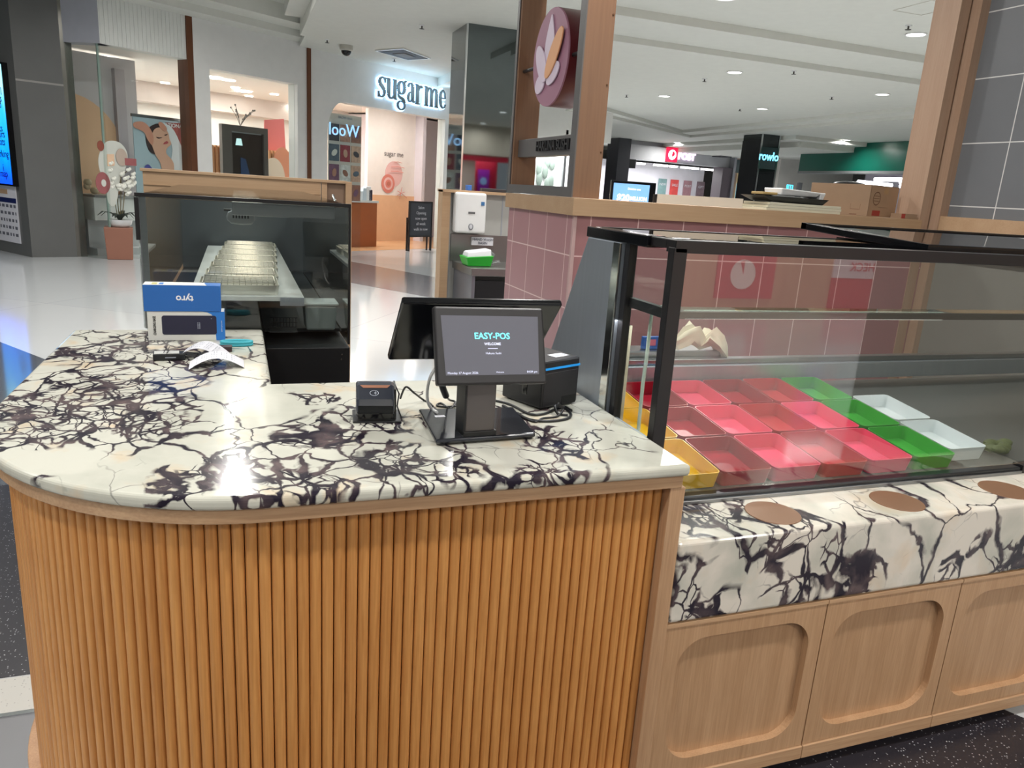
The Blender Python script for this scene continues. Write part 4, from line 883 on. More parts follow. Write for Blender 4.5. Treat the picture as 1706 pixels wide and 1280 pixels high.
obj('carton', MB().hexa([(3.60, 4.20, 1.598), (3.87, 3.96, 1.598), (4.205, 4.06, 1.598), (3.95, 4.29, 1.598)], [(3.595, 4.20, 1.792), (3.866, 3.96, 1.798), (4.20, 4.06, 1.798), (3.945, 4.29, 1.792)]), kraft, cx_)
def onbox(u, v, a, b, e=.001): q = V(a).lerp(V(b), u); n = (V(b) - V(a)); n = V((n.y, -n.x, 0)).normalized(); return V((q.x, q.y, 1.598 + v * .2)) + n * e
A1, B1, C1 = (3.60, 4.20, 0), (3.87, 3.96, 0), (4.205, 4.06, 0)
def rectb(mb, u0, u1, v0, v1, a, b): return mb.quad(onbox(u0, v0, a, b), onbox(u1, v0, a, b), onbox(u1, v1, a, b), onbox(u0, v1, a, b))
pm = MB()
for q in ((.70, .705, .2, .6), (.86, .865, .2, .6), (.70, .865, .2, .215), (.70, .865, .585, .6), (.70, .82, .03, .06), (.28, .5, .46, .475)): rectb(pm, *q, A1, B1)
obj('side_print', pm, brp, cx_)
obj('end_face', rectb(MB(), 0.005, .995, .0, .97, B1, C1), kraft2, cx_, label='lighter taped end of the carton')
pm = MB()
for j in range(20):
    a1, a2 = 2 * math.pi * j / 20, 2 * math.pi * (j + 1) / 20
    pm.quad(*[onbox(.24 + rr * math.cos(q) * .6, .58 + rr * math.sin(q), B1, C1, .002) for rr, q in ((.19, a1), (.22, a1), (.22, a2), (.19, a2))])
for k in range(3): rectb(pm, .14, .34, .49 + k * .08, .51 + k * .08, B1, C1)
for v in pm.v: pass
rectb(pm, .35, .7, .3, .315, B1, C1); obj('round_mark', pm, brp, cx_)
pm = MB(); pm.quad(*[onbox(u, v, B1, C1, .002) for u, v in ((.15, .03), (.43, .03), (.43, .2), (.15, .2))]); obj('red_panel', pm, redp, cx_, label='red printed panel')
pm = MB(); pm.quad(*[onbox(u, v, B1, C1, .002) for u, v in ((.46, .75), (.62, .75), (.62, .97), (.46, .97))]); obj('tape', pm, mat('brown_tape', (170, 135, 92), .3), cx_)
cs = thing('cardboard_box', 'low cardboard box with a red corner beside the oak post', 'box', (4.16, 4.15, 1.597)); obj('carton', MB().box(4.10, 4.235, 3.90, 3.99, 1.598, 1.63), kraft, cs); obj('red_corner', MB().box(4.10, 4.13, 3.898, 3.90, 1.60, 1.628), redp, cs)
obj('black_bag', MB().ball((3.93, 4.22, 1.80), .06, 8, (2.2, 1, .35)), black_pl, label='black plastic bag showing above the large cardboard box', cat='bag')
#SECTION-MIRROR
# ================================================================ MIRROR PILLAR
mpi = thing('mirror_pillar', 'square pillar clad in dark grey mirror with steel edges', 'pillar', (3.9, 13.0, 0))
pc_ = onZ(779, 38, 4.15); px0, py0 = pc_.x, pc_.y
obj('cladding', MB().box(px0 + .015, px0 + .95, py0, py0 + .95, 0, 4.149), mirror_gr, mpi)
obj('left_cladding', MB().box(px0, px0 + .015, py0 + .015, py0 + .93, 0, 4.149), mat('left_mirror', (150, 154, 156), .05, 1.0), mpi)
obj('edge_strip', MB().box(px0 - .006, px0 + .02, py0 - .006, py0 + .02, 0, 4.148), chrome, mpi)
obj('edge_strip', MB().box(px0 + .93, px0 + .956, py0 - .006, py0 + .02, 0, 4.148), chrome, mpi)

# ================================================================ WAXING SALON ON THE OBLIQUE FRONT
def W(px, py, d=0): return tw.hit(px, py, d)
salon = mat('salon_white', (222, 222, 220), .55); brown_m = mat('brown_mullion', (110, 70, 48), .35, .4)
ribm = mat('ribbed_white', (218, 220, 216), .6)
def wobj(name, lst, mt, parent=None, **kw):
    mb = MB()
    for q in lst: wb(mb, *q)
    return obj(name, mb, mt, parent, **kw)
ZC = 4.22
hd1, hd2 = W(306, 100)[1], W(420, 131)[1]
s_mul1, s_mul2 = W(313, 150)[0], W(511, 150)[0]
s_c = W(182, 300)[0]                       # glass corner
s_p1, s_p2 = W(323, 150)[0], W(349, 150)[0]
s_w2 = W(496, 200)[0]
hz = 3.47
rib = [(s_c, s_mul1, 3.5, ZC, 0, .25)]
k = s_c + .02
while k < s_mul1 - .02: rib.append((k, k + .04, 3.5, ZC, -.008, 0)); k += .07
wobj('wall_front', rib, ribm, kind='structure')
wobj('wall_front', [(s_p2, s_w2 + .25, 3.42, ZC, 0, .3), (s_p1, s_p2, 0, ZC, -.02, .3), (s_w2, s_mul2, 0, 3.42, 0, .3)], salon, kind='structure')
sA0, sA1 = W(545, 240)[0], W(738, 300)[0]; zA = 3.22
archp = [(sA1 + .0, zA)] + [(sA0 + .45 - .45 * math.sin(math.radians(q)), zA - .75 + .75 * math.cos(math.radians(q))) for q in range(0, 91, 10)]
s_m2b = W(517, 150)[0]
wm = MB(); wb(wm, s_m2b, sA0, 0, ZC, 0, .25); wb(wm, sA0, sA1 + 3, zA, ZC, 0, .25)
cor = archp[1:] + [(sA0, zA)]
wm.prism(cor, 0, .25, lambda u, v, h: tw.P(u, v, h)); wb(wm, sA1, sA1 + 3, 0, zA, 0, .25)
obj('wall_front', wm, salon, kind='structure')
wobj('trim_8', [(s_mul1, s_p1, 0, ZC, -.03, .3)], brown_m, kind='structure'); wobj('trim_9', [(s_mul2, s_m2b, 0, ZC, -.03, .3)], brown_m, kind='structure')
# return header at the left end
rp = Plane(tw.P(s_c, 0).x, tw.P(s_c, 0).y, 33.5 + 118)
r1 = rp.hit(120, 80)[0]
mb = MB(); wb(mb, 0, 1.6, 3.5, ZC, -.25, 0, rp); obj('wall_front', mb, mat('cool_grey_return', (176, 178, 188), .5), kind='structure')
mb = MB(); wb(mb, .02, 1.5, .0, 3.5, -.02, -.008, rp); obj('window_1', mb, glass_m, kind='structure')
wobj('window_2', [(s_c, s_mul1, .0, 3.5, .1, .112)], glass_m, kind='structure')
wobj('window_3', [(s_p2, s_w2, .0, 3.42, .1, .112)], glass_m, kind='structure')
wobj('window_4', [(sA0, W(605, 400)[0], .0, zA, .1, .112)], glass_m, kind='structure'); wobj('window_5', [(W(728, 400)[0], sA1, .0, zA, .1, .112)], glass_m, kind='structure')
wobj('trim_10', [(s_c - .015, s_c + .015, 0, 3.5, .09, .12)], mat('glass_edge_green', (150, 168, 160), .3), kind='structure')
# interior shell
DI = 5.5
ish = MB(); wb(ish, -.3, 12, 0, 3.9, DI, DI + .1); wb(ish, 12, 12.1, 0, 3.9, .25, DI); wb(ish, -.34, -.3, 0, 3.5, 1.45, DI)
obj('wall_back', ish, mat('salon_inner_white', (226, 226, 222), .6), kind='structure')
obj('ceiling', MB().prism([(s_c, .3), (12, .3), (12, DI), (-.3, DI), (-.3, 1.45)], 3.55, 3.65, lambda u, v, h: tw.P(u, h, v)), mat('salon_ceiling', (228, 222, 216), .7), kind='structure')
wobj('trim_11', [(-.3, 12, 3.1, 3.55, DI - .45, DI)], mat('salon_bulkhead', (206, 196, 190), .6), kind='structure')
wobj('floor', [(sA0 + .3, 12, .0, .004, .12, DI)], wood('salon_timber_floor', (222, 178, 136), (208, 160, 116), 'X', .3, .2), kind='structure')
# downlights inside the salon
sl_l = [(275, 138), (243, 152), (392, 146), (377, 133), (415, 160), (457, 157), (487, 173), (432, 182), (384, 134)]
salon_disc = glow('salon_lamp', (255, 252, 246), 16)
sp0 = None
for i, (px, py) in enumerate(sl_l):
    r = ray(px, py); p = EYE + r * ((3.54 - EYE.z) / r.z)
    if sp0 is None:
        sp0 = thing('salon_downlight', '', 'ceiling light', p, group='downlights inside the salon'); obj('disc', MB().lathe([(0, 0), (.1, 0), (.1, -.012), (0, -.012)]), salon_disc, sp0, local=True); obj('rim', MB().lathe([(.1, 0), (.125, 0), (.125, -.01), (.1, -.01)]), white_pl, sp0, local=True); q = sp0
    else: q = dup(sp0, p)
    q['label'] = 'small round downlight on the salon ceiling, ' + ['above the poster, right one', 'above the poster, left one', 'above the framed screen, second row', 'first at the left of the middle window', 'left of centre in the middle window', 'right of centre in the middle window', 'at the right end of the middle window', 'lowest one in the middle window', 'second at the left of the middle window'][i]
for (s, d) in ((1.0, 2.0), (3.4, 2.2), (6.4, 1.2), (8.0, 2.6), (5.2, 3.8), (1.2, 4.3), (8.6, 1.0)):  # the last one is added to brighten the dark wall at the right
    l = bpy.data.lights.new('salon_lamp', 'AREA'); l.shape = 'DISK'; l.size = .5; l.energy = 18 if s == 8.6 else 70; l.color = (1, .96, .9)
    t = thing('salon_downlight', 'broad round unseen lamp lighting the salon from above the window heads', 'ceiling light', tw.P(s, 3.54, d), group='unseen salon lamps above the window heads, one added'); obj('disc', MB().lathe([(0, 0), (.2, 0), (.2, -.01), (0, -.01)]), salon_disc, t, local=True)
    o = bpy.data.objects.new('lamp', l); C.objects.link(o); o.parent = t; o.location = (0, 0, -.03)
# sign: sugar me, halo lit
g0 = W(683, 145); sgn = thing('salon_sign', 'backlit grey sugar me shop name on the white salon fascia', 'sign', tw.P(g0[0], g0[1], -.05))
X3 = V((tw.d.x, tw.d.y, 0)); Z3 = V((0, 0, 1)); Nn = V((tw.n.x, tw.n.y, 0))
s_l, s_r = W(626, 140)[0], W(740, 160)[0]; zz0 = (W(626, 148)[1] + W(738, 165)[1]) / 2
def glyphs():            # high-contrast serif letters as thick and thin strokes: (points, widths)
    T, t = .15, .058
    G = {}
    def ring(cx, cy, rx, ry, a0=0, a1=360, n=20, thick=T): 
        return [((cx + rx * math.cos(math.radians(a0 + (a1 - a0) * i / n)), cy + ry * math.sin(math.radians(a0 + (a1 - a0) * i / n))), t + (thick - t) * abs(math.cos(math.radians(a0 + (a1 - a0) * i / n))) ** 1.5) for i in range(n + 1)]
    G['s'] = (.5, [[((.40, .60), t), ((.33, .68), t), ((.2, .69), t), ((.08, .6), T * .7), ((.1, .47), T * .9), ((.24, .37), T), ((.36, .27), T * .9), ((.38, .13), T * .7), ((.26, .02), t), ((.1, .03), t), ((.03, .12), t)], [((.41, .52), t), ((.41, .70), t)], [((.03, .0), t), ((.03, .2), t)]])
    G['u'] = (.66, [[((.12, .68), T), ((.12, .18), T), ((.18, .04), t * 1.5), ((.32, .02), t), ((.46, .16), t)], [((.5, .68), T), ((.5, .02), T)], [((0, .68), t), ((.18, .68), t)], [((.38, .68), t), ((.56, .68), t)], [((.5, .02), t), ((.62, .02), t)]])
    G['g'] = (.58, [ring(.24, .46, .19, .22), ring(.24, -.16, .22, .15, 0, 360, 20, .08), [((.08, .27), t), ((.05, .17), .07), ((.2, .1), T * .8), ((.38, .06), T * .8), ((.46, -.06), .08)], [((.4, .6), t), ((.46, .72), .05), ((.53, .7), .07)]])
    G['a'] = (.56, [[((.08, .55), .1), ((.14, .67), t), ((.27, .69), t), ((.37, .58), T), ((.37, .12), T), ((.43, .02), t), ((.52, .06), t)], [((.36, .4), t), ((.16, .34), t), ((.08, .18), T * .8), ((.14, .03), t), ((.26, .04), t), ((.35, .16), t)]])
    G['r'] = (.44, [[((.12, .68), T), ((.12, .0), T)], [((.2, .5), t), ((.28, .65), t), ((.38, .66), .06), ((.4, .58), .1)], [((0, .68), t), ((.14, .68), t)], [((.0, .0), t), ((.26, .0), t)]])
    G['m'] = (.98, [[((.12, .68), T), ((.12, .0), T)], [((.18, .5), t), ((.28, .66), t), ((.4, .64), t * 1.5), ((.46, .5), T), ((.46, .0), T)], [((.52, .5), t), ((.62, .66), t), ((.74, .64), t * 1.5), ((.8, .5), T), ((.8, .0), T)], [((0, .68), t), ((.14, .68), t)], [((.0, .0), t), ((.24, .0), t)], [((.36, .0), t), ((.56, .0), t)], [((.7, .0), t), ((.92, .0), t)]])
    G['e'] = (.52, [[((.1, .38), t), ((.42, .38), t), ((.38, .58), .06), ((.24, .69), t), ((.1, .55), T * .8), ((.08, .34), T), ((.12, .12), T * .8), ((.25, .01), t), ((.38, .05), t), ((.45, .16), t)]])
    G[' '] = (.16, []); return G
GL = glyphs(); word = 'sugar me'; wt_ = sum(GL[c][0] for c in word); scx = (s_r - s_l) / wt_; scz = .62
def strokes(mb, grow, d0, d1, ox=0):
    x = 0
    for c in word:
        for st in GL[c][1]:
            for i in range(len(st) - 1):
                (p, w0), (q, w1) = st[i], st[i + 1]
                a = V((p[0] * scx, p[1] * scz)); b = V((q[0] * scx, q[1] * scz)); dd = (b - a)
                if dd.length < 1e-6: continue
                n_ = V((-dd.y, dd.x)).normalized(); e = dd.normalized() * grow
                h0, h1 = w0 * .5 * scx + grow, w1 * .5 * scx + grow
                poly = [a - e - n_ * h0, b + e - n_ * h1, b + e + n_ * h1, a - e + n_ * h0]
                mb.prism([(v.x + x * scx + s_l, v.y + zz0 - .2) for v in poly], d0, d1, lambda u, v, h: tw.P(u, v, h))
        x += GL[c][0]
    return mb
obj('letters', strokes(MB(), 0, -.10, -.06), mat('letter_grey', (84, 92, 92), .5), sgn)
obj('halo_backing', strokes(MB(), .028, -.055, -.02), glow('halo_light', (190, 228, 255), 1.9), sgn, label='pale blue glowing halo behind the letters')
for i in range(5):
    s = s_l + (s_r - s_l) * (i + .5) / 5; l = bpy.data.lights.new('halo', 'POINT'); l.energy = 3.5; l.color = (.6, .82, 1); l.shadow_soft_size = .15
    o = bpy.data.objects.new('halo_lamp', l); C.objects.link(o); o.location = tw.P(s, zz0 + .1, -.28)
    o.parent = sgn; o.matrix_parent_inverse = sgn.matrix_basis.inverted()
def decal(name, pts, mt, d, parent=None, **kw):
    return obj(name, MB().prism(pts, d - .006, d, lambda u, v, h: tw.P(u, v, h)), mt, parent, **kw)
def ell(s, z, a, b, n=28, rot=0):
    c, q = math.cos(rot), math.sin(rot); return [(s + a * math.cos(t) * c - b * math.sin(t) * q, z + a * math.cos(t) * q + b * math.sin(t) * c) for t in [2 * math.pi * i / n for i in range(n)]]
# inner partition wall with the pink wall art
dp = 2.2
sa, sb_ = W(612, 300, dp)[0], W(690, 300, dp)[0]
wobj('wall_inner', [(sa, sb_, 1.25, 3.5, dp, dp + .1)], mat('warm_white_inner', (232, 224, 218), .6), kind='structure')
wobj('trim_12', [(sa, sb_, 0, 1.25, dp - .02, dp + .1)], mat('peach_dado', (228, 184, 146), .5), kind='structure')
wobj('wall_inner', [(sb_, sb_ + .12, 0, 3.5, dp - .3, DI), (sb_ + .12, 12, 0, 3.5, dp + 1.0, dp + 1.1)], mat('lilac_white', (224, 218, 226), .6), kind='structure')
wa = thing('wall_art', 'pink and coral circle wall graphic with a small sugar me title inside the salon', 'wall graphic', tw.P(W(655, 290, dp)[0], 2, dp))
pkm = mat('art_pink', (226, 182, 178), .6); cor_m = mat('art_coral', (214, 130, 116), .6); cor2 = mat('art_rust', (190, 110, 92), .6); peach = mat('art_peach', (226, 186, 158), .6)
q = W(656, 290, dp); decal('circle', ell(q[0], q[1], .33, .34), pkm, dp - .002, wa); q = W(646, 306, dp); 
for k_, (rr, mm_) in enumerate(((.25, cor_m), (.17, pkm), (.11, cor_m), (.06, cor2))): decal('circle', ell(q[0], q[1], rr, rr), mm_, dp - .010 - k_ * .007, wa)
q = W(656, 257, dp); pm = MB(); text('sugar me', .2, tw.P(q[0], q[1], dp - .01), X3, Z3, .005, mb=pm); obj('title', pm, mat('art_grey', (120, 112, 112), .6), wa)
ln = MB()
for i, (x1_, y1_, x2_, y2_) in enumerate(((650, 278, 672, 280), (650, 285, 670, 288), (655, 270, 668, 272), (660, 318, 676, 330), (668, 312, 664, 332), (672, 320, 660, 326))):
    a, b = W(x1_, y1_, dp), W(x2_, y2_, dp); ln.tube([tw.P(a[0], a[1], dp - .045), tw.P((a[0] + b[0]) / 2, (a[1] + b[1]) / 2 + .02, dp - .045), tw.P(b[0], b[1], dp - .045)], .007, 5)
obj('line_drawing', ln, cor_m, wa)
# reception desk
sd0, sd1 = W(592, 350, .9)[0], W(628, 350, .9)[0]
rdk = thing('reception_desk', 'orange brown reception desk with a pale top just inside the salon entrance', 'desk', tw.P(sd0, 0, 1.2))
wobj('desk_body', [(sd0 - .7, sd1, 0, 1.08, .9, 1.9)], mat('desk_rust', (164, 92, 48), .45), rdk); wobj('desk_top', [(sd0 - .75, sd1 + .02, 1.08, 1.13, .86, 1.95)], mat('desk_top', (214, 220, 218), .3), rdk)
for (px, w_s, h_, colr, lab) in ((600, .05, .22, (215, 225, 230), 'clear brochure holder on the reception desk'), (612, .08, .34, (225, 228, 230), 'tall white display stand on the reception desk'), (615.5, .06, .26, (60, 50, 66), 'dark card terminal at the right of the reception desk'), (606, .06, .3, (200, 215, 225), 'pale monitor at the left of the reception desk')):
    s = W(px, 320, 1.0)[0]; wobj('desk_item', [(s - w_s, s + w_s, 1.13, 1.13 + h_, .95, 1.05 + .02)], mat('desk_item_%d' % int(px * 10), colr, .4), label=lab, cat='desk item', bevel=.01)
# nail picture board behind the arch glass
nb_ = thing('picture_board', 'tall clear poster board of nail and lash photographs behind the arched window', 'poster board', tw.P(W(570, 240)[0], 1.6, .3))
p00, p11 = W(547, 195, .3), W(601, 300, .3)
wobj('board', [(p00[0], p11[0], 1.25, 3.0, .3, .32)], mat('board_cream', (206, 200, 192), .4), nb_)
pal = [(70, 66, 74), (178, 132, 112), (150, 104, 88), (90, 104, 120), (150, 60, 72), (204, 170, 148), (120, 84, 110), (220, 220, 214), (196, 160, 138)]
cw_ = (p11[0] - p00[0]) / 3
for r_ in range(4):
    for c_ in range(3):
        k_ = (r_ * 3 + c_) % 9; s0 = p00[0] + c_ * cw_ + .02; z0 = 2.80 - (r_ + 1) * .43 + .05
        pic = wobj('photograph', [(s0, s0 + cw_ - .04, z0, z0 + .36, .288, .3)], mat('photo_%d' % k_, pal[k_], .4, noise=(14, .5)), nb_)
        decal('photo_detail', ell(s0 + cw_ / 2 - .02, z0 + .18, .09, .06, 16, r_ * .7 + c_), mat('photo_b%d' % k_, pal[(k_ + 4) % 9], .4), .287, pic)
pm = MB(); text('BROW BAR', .08, tw.P((p00[0] + p11[0]) / 2, 2.93, .296), X3, Z3, .004, mb=pm); obj('lettering', pm, greyink, nb_)
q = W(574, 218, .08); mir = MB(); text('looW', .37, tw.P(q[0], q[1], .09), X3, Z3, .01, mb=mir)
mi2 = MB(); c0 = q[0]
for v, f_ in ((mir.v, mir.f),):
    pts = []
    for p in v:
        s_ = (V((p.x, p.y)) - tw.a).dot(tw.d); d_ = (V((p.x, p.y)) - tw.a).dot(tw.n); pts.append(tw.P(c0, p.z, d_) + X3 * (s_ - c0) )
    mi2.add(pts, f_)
obj('reflected_letters', mi2, glow('cool_reflection', (150, 200, 245), 1.1), label='pale blue glowing looW letters standing in for a sign reflection on the arched salon window', cat='lettering')  # reflection of an unseen sign, built as glowing letters on the glass
# bright neighbouring shop seen through the sign frame
a_, b_2 = onY(880, 300, 20).x, onY(985, 300, 20).x
obj('wall_front', MB().box(a_ - 1.5, b_2 + .5, 20, 20.1, 3.05, 4.6).box(a_ - 1.5, a_ - .2, 20, 20.1, 0, 3.05), mat('shop_front_white', (216, 216, 212), .6), kind='structure')
t = thing('shop_window', 'bright white shop window with a leafy picture, seen through the opening of the sign frame', 'shop window', (a_, 21, 0))
obj('backdrop', MB().box(a_ - .3, b_2 + .5, 21.2, 21.3, 0, 3.05), mat('shop_backdrop', (236, 240, 238), .5, emit=(236, 240, 238), estr=.0), t)
obj('mullion', MB().box(onY(938, 290, 20).x, onY(942, 290, 20).x, 20, 20.1, 0, 3.3), steel, t)
lfm = MB(); q = onY(908, 288, 21.1)
for k_ in range(7): lfm.ball((q.x + .22 * math.cos(k_ * 1.3), 21.12, q.z + .35 * math.sin(k_ * .9 + 1)), .16, 5, (.6, .2, 1.4))
obj('leaf_shapes', lfm, mat('leaf_grey', (110, 124, 116), .6), t)
l = bpy.data.lights.new('shop_lamp', 'AREA'); l.size = 1.5; l.energy = 160; o = bpy.data.objects.new('lamp', l); C.objects.link(o); o.parent = t; o.location = (1.0, -.35, 3.0)
# A-board
ab = thing('chalkboard_sign', 'black A-frame chalkboard with handwriting on the salon threshold', 'chalkboard', tw.P(W(700, 400, -.3)[0], 0, -.3))
sa0, sa1 = W(683, 380, -.3)[0], W(718, 380, -.3)[0]
wobj('board', [(sa0, sa1, .38, 1.16, -.3, -.27)], mat('slate', (48, 50, 58), .6), ab); wobj('frame', [(sa0 - .03, sa0, .0, 1.2, -.31, -.26), (sa1, sa1 + .03, .0, 1.2, -.31, -.26), (sa0, sa1, 1.16, 1.2, -.31, -.26), (sa0, sa1, .34, .38, -.31, -.26)], black_mt, ab)
[wobj('leg', [(u, u + .03, 0, .8, -.2, -.17)], black_mt, ab) for u in (sa0, sa1 - .03)]
pm = MB(); sc0 = (sa0 + sa1) / 2
for k_, s_ in enumerate(('Salon', 'Opening', 'now open', 'all week', 'walk in now')): text(s_, .1, tw.P(sc0, 1.05 - k_ * .13, -.305), X3, Z3, .003, mb=pm)
obj('chalk_writing', pm, mat('chalk', (190, 190, 196), .8), ab)
# poster with a reclining face in window one
po = thing('salon_poster', 'large poster of a woman with closed eyes having a facial, in the left salon window', 'poster', tw.P(W(266, 250, .5)[0], 1.5, .5))
d5 = .5
P_ = lambda x, y, d=d5: W(x, y, d)
q0, q1 = P_(221, 200), P_(314, 300)
ztp, zbt = 2.6, 1.1
wobj('sheet', [(q0[0], q1[0], zbt, P_(266, 199)[1], d5, d5 + .02)], mat('poster_blue', (176, 196, 206), .5), po); wobj('top_bar', [(q0[0] - .02, q1[0] + .02, P_(266, 199)[1], P_(266, 199)[1] + .05, d5 - .01, d5 + .03)], steel, po)
def pd(name, pix, mt, lev, **kw): return decal(name, [P_(x, y) for x, y in pix], mt, d5 - .002 - lev * .007, po, **kw)
def sm(pix, n=4):
    out = []; L_ = len(pix)
    for i in range(L_):
        p0_, p1_, p2_, p3_ = [V(pix[(i + k) % L_]) for k in (-1, 0, 1, 2)]
        for j in range(n):
            t = j / n; v = .5 * ((2 * p1_) + (p2_ - p0_) * t + (2 * p0_ - 5 * p1_ + 4 * p2_ - p3_) * t * t + (3 * p1_ - p0_ - 3 * p2_ + p3_) * t ** 3); out.append((v.x, v.y))
    return out
skin = mat('poster_skin', (222, 176, 152), .5); hair = mat('poster_hair', (62, 46, 46), .5); towel = mat('poster_towel', (226, 230, 234), .5); ros = mat('poster_rose', (172, 92, 88), .5)
pd('backdrop', [(275, 204), (312, 206), (312, 262), (296, 235)], ros, 0); pd('towel', sm([(262, 206), (285, 212), (302, 245), (312, 275), (312, 298), (280, 298), (284, 270), (285, 240)]), towel, 1)
pd('hair', sm([(248, 212), (262, 206), (276, 214), (262, 222), (254, 232), (256, 246), (266, 258), (250, 254), (243, 238), (242, 222)]), hair, 2)
pd('face', sm([(258, 214), (272, 213), (279, 222), (281, 232), (284, 240), (277, 247), (276, 256), (288, 272), (286, 297), (272, 297), (266, 272), (258, 258), (251, 238), (252, 224)]), skin, 3)
pd('hand', sm([(222, 204), (236, 203), (247, 212), (254, 228), (252, 242), (244, 232), (238, 220), (222, 212)]), mat('poster_hand', (210, 150, 128), .5), 4); pd('eye', sm([(258, 228), (263, 231), (269, 229), (263, 229)], 2), hair, 4); pd('eye', sm([(272, 225), (275, 226), (278, 223), (275, 224)], 2), hair, 4); pd('mouth', sm([(270, 240), (276, 235), (279, 238), (275, 240)], 2), mat('poster_lip', (190, 92, 96), .5), 4)
pd('hand', sm([(262, 205), (268, 204), (276, 214), (273, 219), (266, 214)]), mat('poster_hand'  , (210, 150, 128)), 5)
pd('product', sm([(240, 278), (246, 274), (252, 280), (256, 288), (240, 290)]), mat('poster_violet', (84, 84, 160), .5), 2)
q = P_(300, 211); pm = MB(); text('NATIONAL DAY', .09, tw.P(q[0] - .05, q[1], d5 - .02), X3, Z3, .003, mb=pm, fat=.002); obj('lettering', pm, mat('white_print', (240, 242, 245)), po)
# peach disc wall, sculptural decals on the corner glass
s1 = W(170, 260, 1.4); decal('wall_graphic', [(max(u, -.28), v) for u, v in ell(s1[0] - .55, s1[1] - .1, 1.0, 1.15, 40)], mat('peach_disc', (228, 186, 150), .6), 1.4, label='large peach disc painted on the salon wall behind the corner window', cat='wall graphic')
wobj('wall_inner', [(-.3, W(222, 200, 1.6)[0], 0, 3.5, 1.42, 1.5)], mat('grey_lilac_wall', (206, 200, 202), .6), kind='structure')
wobj('wall_inner', [(W(196, 200, 1.3)[0], W(212, 200, 1.3)[0], 0, 3.3, 1.3, 1.42)], mat('mauve_grey', (188, 178, 182), .6), kind='structure')
def Wd_(x, y): return W(x, y, .08)
dcg = thing('window_decal', 'frosted face-like decal with maroon circles on the corner salon window', 'window decal', tw.P(W(190, 300)[0], 1.5, .08))
def dd_(name, pix, mt, lev, n=4): return decal(name, [Wd_(x, y) for x, y in sm(pix, n)], mt, .09 - lev * .007, dcg)
frost = mat('frost_film', (206, 208, 200), .6)
dd_('frosted_shape', [(168, 250), (178, 236), (196, 236), (208, 246), (213, 262), (208, 285), (200, 300), (196, 330), (190, 344), (181, 338), (176, 315), (168, 290), (164, 268)], frost, 0)
dd_('peach_square', [(178, 257), (190, 257), (191, 276), (179, 277)], mat('decal_peach', (232, 196, 164), .6), 1, 1)
for (px, py, rr, mm_) in ((167, 243, .07, mat('decal_rust', (140, 72, 56), .6)), (171, 305, .15, mat('decal_maroon', (158, 90, 92), .6)), (172, 305, .05, frost), (202, 262, .12, mat('decal_taupe', (188, 170, 156), .6))):
    q = Wd_(px, py); decal('circle', ell(q[0], q[1], rr * .8, rr * 1.2), mm_, .072 if rr > .06 else .064, dcg)
q = Wd_(217, 270); decal('maroon_tag', [(q[0] - .1, q[1] - .06), (q[0] + .1, q[1] - .06), (q[0] + .1, q[1] + .06), (q[0] - .1, q[1] + .06)], MATS['decal_maroon'], .07, dcg)
# white counter inside left window with ornaments
s0_, s1_ = W(148, 340, .9)[0], W(232, 340, .9)[0]
wc = thing('window_counter', 'white wall counter behind the corner salon window', 'counter', tw.P(0, 0, 1)); wobj('counter_body', [(s0_, s1_, .62, 1.02, .7, 1.3)], white_paint, wc); wobj('base_strip', [(s0_, s1_, 0, .12, .7, 1.3), (s0_, s1_, .12, .62, 1.0, 1.3)], mat('pale_base', (190, 192, 194), .5), wc); wobj('counter_top', [(s0_, s1_, 1.02, 1.06, .66, 1.32)], mat('grey_top', (150, 150, 150), .4), wc)
orn = MB(); q = W(152, 308, .8)
for k_ in range(7): orn.ball(tuple(tw.P(q[0] + .06 * math.cos(k_ * 2.1), 1.13 + .07 * (k_ % 3), .85 + .05 * math.sin(k_ * 1.7))), .06, 5)
obj('shell_ornament', orn, mat('shell_beige', (205, 185, 155), .5), label='cluster of beige shell ornaments on the white window counter', cat='ornament')
# screen, slats and coral shapes in the middle window
mw = thing('framed_screen', 'dark glass panel in a wide grey frame standing in the middle salon window', 'screen', tw.P(W(408, 250, .5)[0], 0, .5))
a_, b_2 = W(371, 260, .5)[0], W(447, 260, .5)[0]; zt = (W(371, 206, .5)[1] + W(447, 215, .5)[1]) / 2
wobj('frame', [(a_, a_ + .22, 0, zt, .5, .6), (b_2 - .1, b_2, 0, zt, .5, .6), (a_ + .22, b_2 - .1, zt - .12, zt, .5, .6)], mat('taupe_frame', (104, 98, 94), .35, .4), mw); wobj('dark_glass', [(a_ + .22, b_2 - .1, 0, zt - .12, .55, .56)], mat('dark_tinted_glass', (58, 50, 46), .05, spec=.8), mw)
wobj('top_glint', [(a_ + .24, b_2 - .14, zt - .14, zt - .12, .53, .55)], mat('pale_bar', (150, 155, 158), .3), mw)
lps = [W(400, 237, .5)]; 
decal('lamp_shape', [(lps[0][0] - .08, lps[0][1] - .06), (lps[0][0] + .08, lps[0][1] - .06), (lps[0][0] + .05, lps[0][1] + .07), (lps[0][0] - .05, lps[0][1] + .07)], glow('teal_lamp', (190, 225, 225), .9), .54, mw); q = W(413, 280, .5); decal('blue_shape', [(q[0] - .14, q[1] - .25), (q[0] + .1, q[1] - .25), (q[0] - .02, q[1] + .17), (q[0] - .14, q[1] + .2)], mat('navy_shape', (40, 64, 104), .4), .54, mw)
slt = mat('salon_slats', (206, 150, 106), .5)
